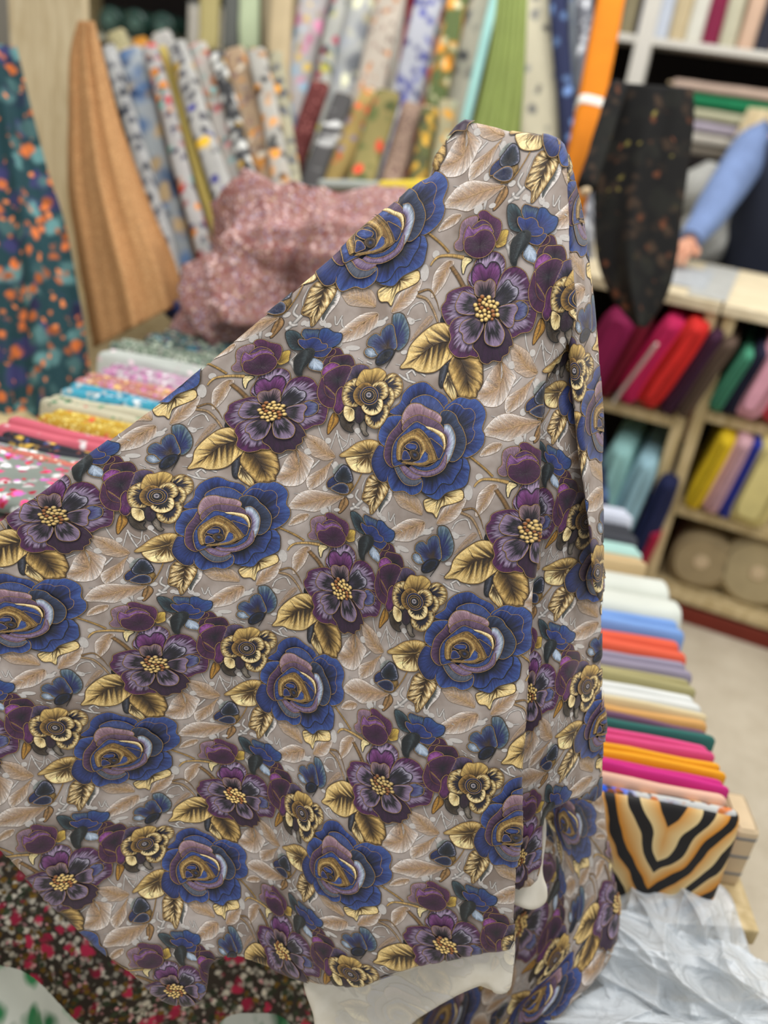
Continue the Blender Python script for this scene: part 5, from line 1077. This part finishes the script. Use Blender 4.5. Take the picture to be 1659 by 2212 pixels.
# ---- clear plastic film, crumpled
def film():
    m, nd, lk, b = new_mat('plastic_film', .16, .8); tc = N(nd, 'ShaderNodeTexCoord'); n = N(nd, 'ShaderNodeTexNoise'); n.inputs['Scale'].default_value = 7; n.inputs['Detail'].default_value = 6; n.inputs['Distortion'].default_value = 2.5
    lk.new(tc.outputs['Object'], n.inputs['Vector']); lk.new(mixc(nd, lk, n.outputs[0], l4((212, 222, 230)), l4((246, 249, 252))), b.inputs['Base Color'])
    b.inputs['Transmission Weight'].default_value = .2; b.inputs['IOR'].default_value = 1.25; b.inputs['Alpha'].default_value = .82
    w = N(nd, 'ShaderNodeTexNoise'); w.inputs['Scale'].default_value = 26; w.inputs['Detail'].default_value = 5; w.inputs['Distortion'].default_value = 1.5; lk.new(tc.outputs['Object'], w.inputs['Vector'])
    bp = N(nd, 'ShaderNodeBump'); bp.inputs['Strength'].default_value = .8; bp.inputs['Distance'].default_value = .012; lk.new(w.outputs[0], bp.inputs['Height']); lk.new(bp.outputs[0], b.inputs['Normal']); return m
FILM = film()
def crease(x, y, seed, n=9, a=1.0):
    r = np.random.default_rng(seed); o = 0
    for k in range(n):
        t = r.normal(1.25, .35); d = np.array([math.cos(t), -math.sin(t) * .4]); fq = r.uniform(.018, .06)
        o = o + (1 - np.abs(np.sin((x * d[0] + y * d[1]) * fq + 1.4 * np.sin(y * .011 * r.uniform(.5, 1.5) + r.uniform(0, 6)) + r.uniform(0, 6)))) ** 2.2 / (1 + .2 * k)
    return a * o
def plast(poly, d0, label, seed, slope=.0, amp=.02):
    p, _ = spline(pts(poly), 160); lo, hi = p.min(0), p.max(0); n = 170; gx, gy = np.meshgrid(np.linspace(lo[0], hi[0], n), np.linspace(lo[1], hi[1], n)); e, _n = sdf(p, np.c_[gx.ravel(), gy.ravel()])
    d = d0 + slope * (gy - lo[1]) - amp * crease(gx, gy, seed) + .05 * smooth(-60, 0, e).reshape(n, n); V = P(gx, gy, d).reshape(-1, 3); f = grid_faces(n, n); f = f[(e[f] < 0).all(1)]; u, inv = np.unique(f, return_inverse=True)
    return add('plastic_film', V[u], inv.reshape(f.shape), FILM, None, label, 'plastic')
plast('1255,1960 1300,1915 1400,1895 1500,1890 1570,1920 1600,1990 1625,2070 1640,2140 1560,2160 1400,2140 1290,2110 1240,2060', 1.40, 'greyish crumpled plastic film bunched under the tiger print', 5, -.0001)
plast('1270,2010 1330,1965 1420,1985 1500,2020 1580,2035 1640,2070 1720,2120 1760,2300 1500,2330 1330,2320 1220,2290 1190,2200 1230,2110', 1.33, 'large crumpled sheet of clear plastic film at the lower right', 9, -.00005, .024)
plast('1150,2180 1230,2120 1330,2125 1450,2160 1560,2165 1700,2170 1720,2330 1400,2340 1100,2340 1080,2260', 1.28, 'lower fold of clear plastic film at the bottom right edge', 14, -.00005, .018)

heap('plastic_sack', [(P(1530, 420, 3.5), .12), (P(1570, 480, 3.5), .13), (P(1510, 520, 3.45), .11)], plain((176, 176, 170), .5, .1, 9), 'grey-white sack lying behind the counter beside the worker', .03, 8, 'sack')
drape('hanging_fabric', '1618,232 1590,290 1570,340 1555,420', '1700,240 1700,300 1700,360 1700,430', 3.62, plain((214, 196, 158), .85, .1, 9), 'cream fabric hanging behind the person in the blue shirt', 3, .02, .05)
# ---------------------------------------------------------------- shop worker behind the counter, mostly outside the frame
def skin_mesh(name, nodes, edges, mat, parent, sub=2, root=0):
    """continuous surface grown round a skeleton; nodes = (point, radius)"""
    me = bpy.data.meshes.new(name); off = origin_of(parent) if parent else np.zeros(3)
    me.from_pydata([tuple(np.asarray(n[0], float) - off) for n in nodes], edges, []); o = bpy.data.objects.new(name, me); COL.objects.link(o); o.parent = parent
    o.modifiers.new('skin', 'SKIN')
    for v, n in zip(me.skin_vertices[0].data, nodes): v.radius = (n[1], n[1]) if np.isscalar(n[1]) else n[1]; v.use_root = False
    me.skin_vertices[0].data[root].use_root = True
    s = o.modifiers.new('sub', 'SUBSURF'); s.levels = sub; s.render_levels = sub
    me.materials.append(mat); return o
def loft(name, rings, mat, parent, seg=24, cap=True):
    """rings: (centre, half-width vector, half-depth vector)"""
    a = np.linspace(0, 2 * np.pi, seg, endpoint=False); V = np.concatenate([c + np.outer(np.cos(a), u) + np.outer(np.sin(a), w) for c, u, w in rings]); f = grid_faces(len(rings), seg, wrap=True).tolist()
    if cap: f += [list(range(seg))[::-1], list(range((len(rings) - 1) * seg, len(rings) * seg))]
    if 'sleeve' in name or name == 'vest': V = V + np.outer(wob(V, .004, 55, 3), EX) + np.outer(wob(V, .005, 60, 4), EZ)
    o = add(name, V, f, mat, parent); s = o.modifiers.new('sub', 'SUBSURF'); s.levels = 1; s.render_levels = 2; return o
SKIN = plain((206, 150, 122), .55, .05, 10, weave=False); HAIR = plain((30, 26, 26), .6, .2, 60, weave=False)
SHIRT = plain((112, 132, 172), .8, .14, 10); VEST = plain((44, 48, 62), .8, .12, 8); TROUS = plain((40, 42, 50), .85, .1, 8)
pt = P(1712, 420, 3.3); base = np.array([pt[0], pt[1], 0.0])
per = empty('person', base, 'person in blue shirt and dark vest behind the counter, one hand resting on it', 'person')
fx = unit([-.45, -.9, 0]); sx = unit([fx[1], -fx[0], 0]) * 1.0           # facing, and towards the picture's left
if (sx @ cr) > 0: sx = -sx
sh = base + EZ * 1.40; hand = P(1468, 552, 2.87); hand[2] = max(hand[2], 1.045); shl = sh + sx * .185; elb = P(1540, 452, 3.05); wri = hand + unit(elb - hand) * .075
lean = fx * .05
nodes = [(base + EZ * .93, .14), (base + EZ * 1.12 + lean * .4, .135), (base + EZ * 1.32 + lean * .8, .135), (base + EZ * 1.45 + lean, .07), (base + EZ * 1.52 + lean * 1.4, .056), (base + EZ * 1.60 + lean * 1.8, .085), (base + EZ * 1.68 + lean * 1.9, .088), (base + EZ * 1.75 + lean * 1.8, .06),
         (shl - EZ * .01, .062), (elb, .043), (wri, .027), (base + EZ * 1.39 - sx * .185, .062), (base + EZ * 1.12 - sx * .25 + fx * .03, .043), (base + EZ * 1.06 - sx * .2 + fx * .25, .028), (base + EZ * 1.055 - sx * .18 + fx * .32, .03),
         (base + sx * .09 + EZ * .86, .088), (base + sx * .10 + EZ * .48, .058), (base + sx * .10 + EZ * .09, .04), (base + sx * .11 + EZ * .045 + fx * .12, .035), (base - sx * .09 + EZ * .86, .088), (base - sx * .10 + EZ * .48, .058), (base - sx * .10 + EZ * .09, .04), (base - sx * .11 + EZ * .045 + fx * .12, .035)]
body = skin_mesh('body', nodes, [(0, 1), (1, 2), (2, 3), (3, 4), (4, 5), (5, 6), (6, 7), (2, 8), (8, 9), (9, 10), (2, 11), (11, 12), (12, 13), (13, 14), (0, 15), (15, 16), (16, 17), (17, 18), (0, 19), (19, 20), (20, 21), (21, 22)], SKIN, per)
# hand with palm, four fingers and thumb, resting on the counter
hd_ = unit(hand - elb); hd_[2] = -.12; hd_ = unit(hd_); hs = unit(np.cross(hd_, EZ)); palm = wri + hd_ * .05
hn = [(wri, .026), (wri + hd_ * .03, .027), (palm, .028)]; he = [(0, 1), (1, 2)]
for k, (o_, L_) in enumerate(((-.030, .062), (-.010, .074), (.011, .070), (.030, .054))):
    b0 = palm + hs * o_ + hd_ * .022; i = len(hn); dn = -EZ
    hn += [(b0, .0105), (b0 + hd_ * L_ * .5 + dn * .006, .0095), (b0 + hd_ * L_ * .8 + dn * .022, .0085), (b0 + hd_ * L_ * .95 + dn * .034, .0075)]; he += [(2, i), (i, i + 1), (i + 1, i + 2), (i + 2, i + 3)]
i = len(hn); tb = wri + hd_ * .02 - hs * .028; hn += [(tb, .013), (tb + hd_ * .03 - hs * .02, .0115), (tb + hd_ * .055 - hs * .022 - EZ * .012, .009)]; he += [(1, i), (i, i + 1), (i + 1, i + 2)]
skin_mesh('hand', hn, he, SKIN, per)
# sleeve, vest, trousers, head details
def tube(name, path, rad, mat):
    path = [np.asarray(p, float) for p in path]; rings = []
    for k, p in enumerate(path):
        d = unit(path[min(k + 1, len(path) - 1)] - path[max(k - 1, 0)]); u = unit(np.cross(d, EZ + .01 * EX)); w = np.cross(d, u); rings.append((p, u * rad[k], w * rad[k]))
    return loft(name, rings, mat, per)
tube('shirt_sleeve', [shl + EZ * .03 - sx * .05, shl, shl * .65 + elb * .35, shl * .3 + elb * .7, elb, elb * .7 + wri * .3, elb * .35 + wri * .65, wri + unit(elb - wri) * .02], [.07, .084, .074, .066, .064, .056, .05, .042], SHIRT)
tube('shirt_sleeve', [base + EZ * 1.42 - sx * .15, base + EZ * 1.38 - sx * .2, base + EZ * 1.24 - sx * .235, base + EZ * 1.12 - sx * .25 + fx * .03, base + EZ * 1.09 - sx * .22 + fx * .14, base + EZ * 1.06 - sx * .2 + fx * .24], [.07, .082, .07, .064, .054, .044], SHIRT)
loft('vest', [(base + EZ * .86, sx * .19, fx * .135), (base + EZ * 1.0 + lean * .2, sx * .19, fx * .14), (base + EZ * 1.15 + lean * .4, sx * .20, fx * .145), (base + EZ * 1.30 + lean * .7, sx * .205, fx * .14), (base + EZ * 1.40 + lean * .9, sx * .175, fx * .115), (base + EZ * 1.455 + lean, sx * .085, fx * .08)], VEST, per)
loft('shirt_collar', [(base + EZ * 1.44 + lean, sx * .088, fx * .083), (base + EZ * 1.475 + lean * 1.1, sx * .075, fx * .075), (base + EZ * 1.50 + lean * 1.2, sx * .07, fx * .072)], plain((206, 212, 226), .8, .06, 9), per, cap=False)
for s in (1, -1): tube('trouser_leg', [base + sx * s * .085 + EZ * .9, base + sx * s * .10 + EZ * .5, base + sx * s * .10 + EZ * .08], [.11, .085, .075], TROUS)
hc = base + EZ * 1.645 + lean * 1.85
ph_, th_ = np.meshgrid(np.linspace(.02, 2.2, 22), np.linspace(0, 2 * np.pi, 36, endpoint=False), indexing='ij')
_d = np.stack([np.sin(ph_) * np.cos(th_), np.sin(ph_) * np.sin(th_), np.cos(ph_)], -1).reshape(-1, 3)
_hv = hc - fx * .028 + EZ * .035 + np.outer(_d[:, 0] * .094, sx) + np.outer(_d[:, 1] * .102, fx) + np.outer(_d[:, 2] * .095, EZ); _hv += _d * wob(_hv, .002, 90, 2)[:, None]
add('hair', _hv, grid_faces(22, 36, wrap=True), HAIR, per)
for s in (1, -1):
    V, f = soft_slab(hc + sx * s * .086 - EZ * .04, sx, fx, EZ, .02, .035, .06, 2, rnd=.02); add('ear', V, f, SKIN, per)
    V, f = soft_slab(hc + sx * s * .033 + fx * .082 - EZ * .02, sx, EZ, fx, .026, .013, .008, 2, rnd=.003); add('eye', V, f, plain((40, 34, 32), .3, .05, 5, weave=False), per)
V, f = soft_slab(hc + fx * .08 - EZ * .03, sx, EZ, fx, .026, .042, .03, 2.2, rnd=.012); add('nose', V, f, SKIN, per)
V, f = soft_slab(hc + fx * .074 - EZ * .078, sx, EZ, fx, .05, .013, .014, 2, rnd=.005); add('mouth', V, f, plain((160, 92, 84), .5, .05, 5, weave=False), per)
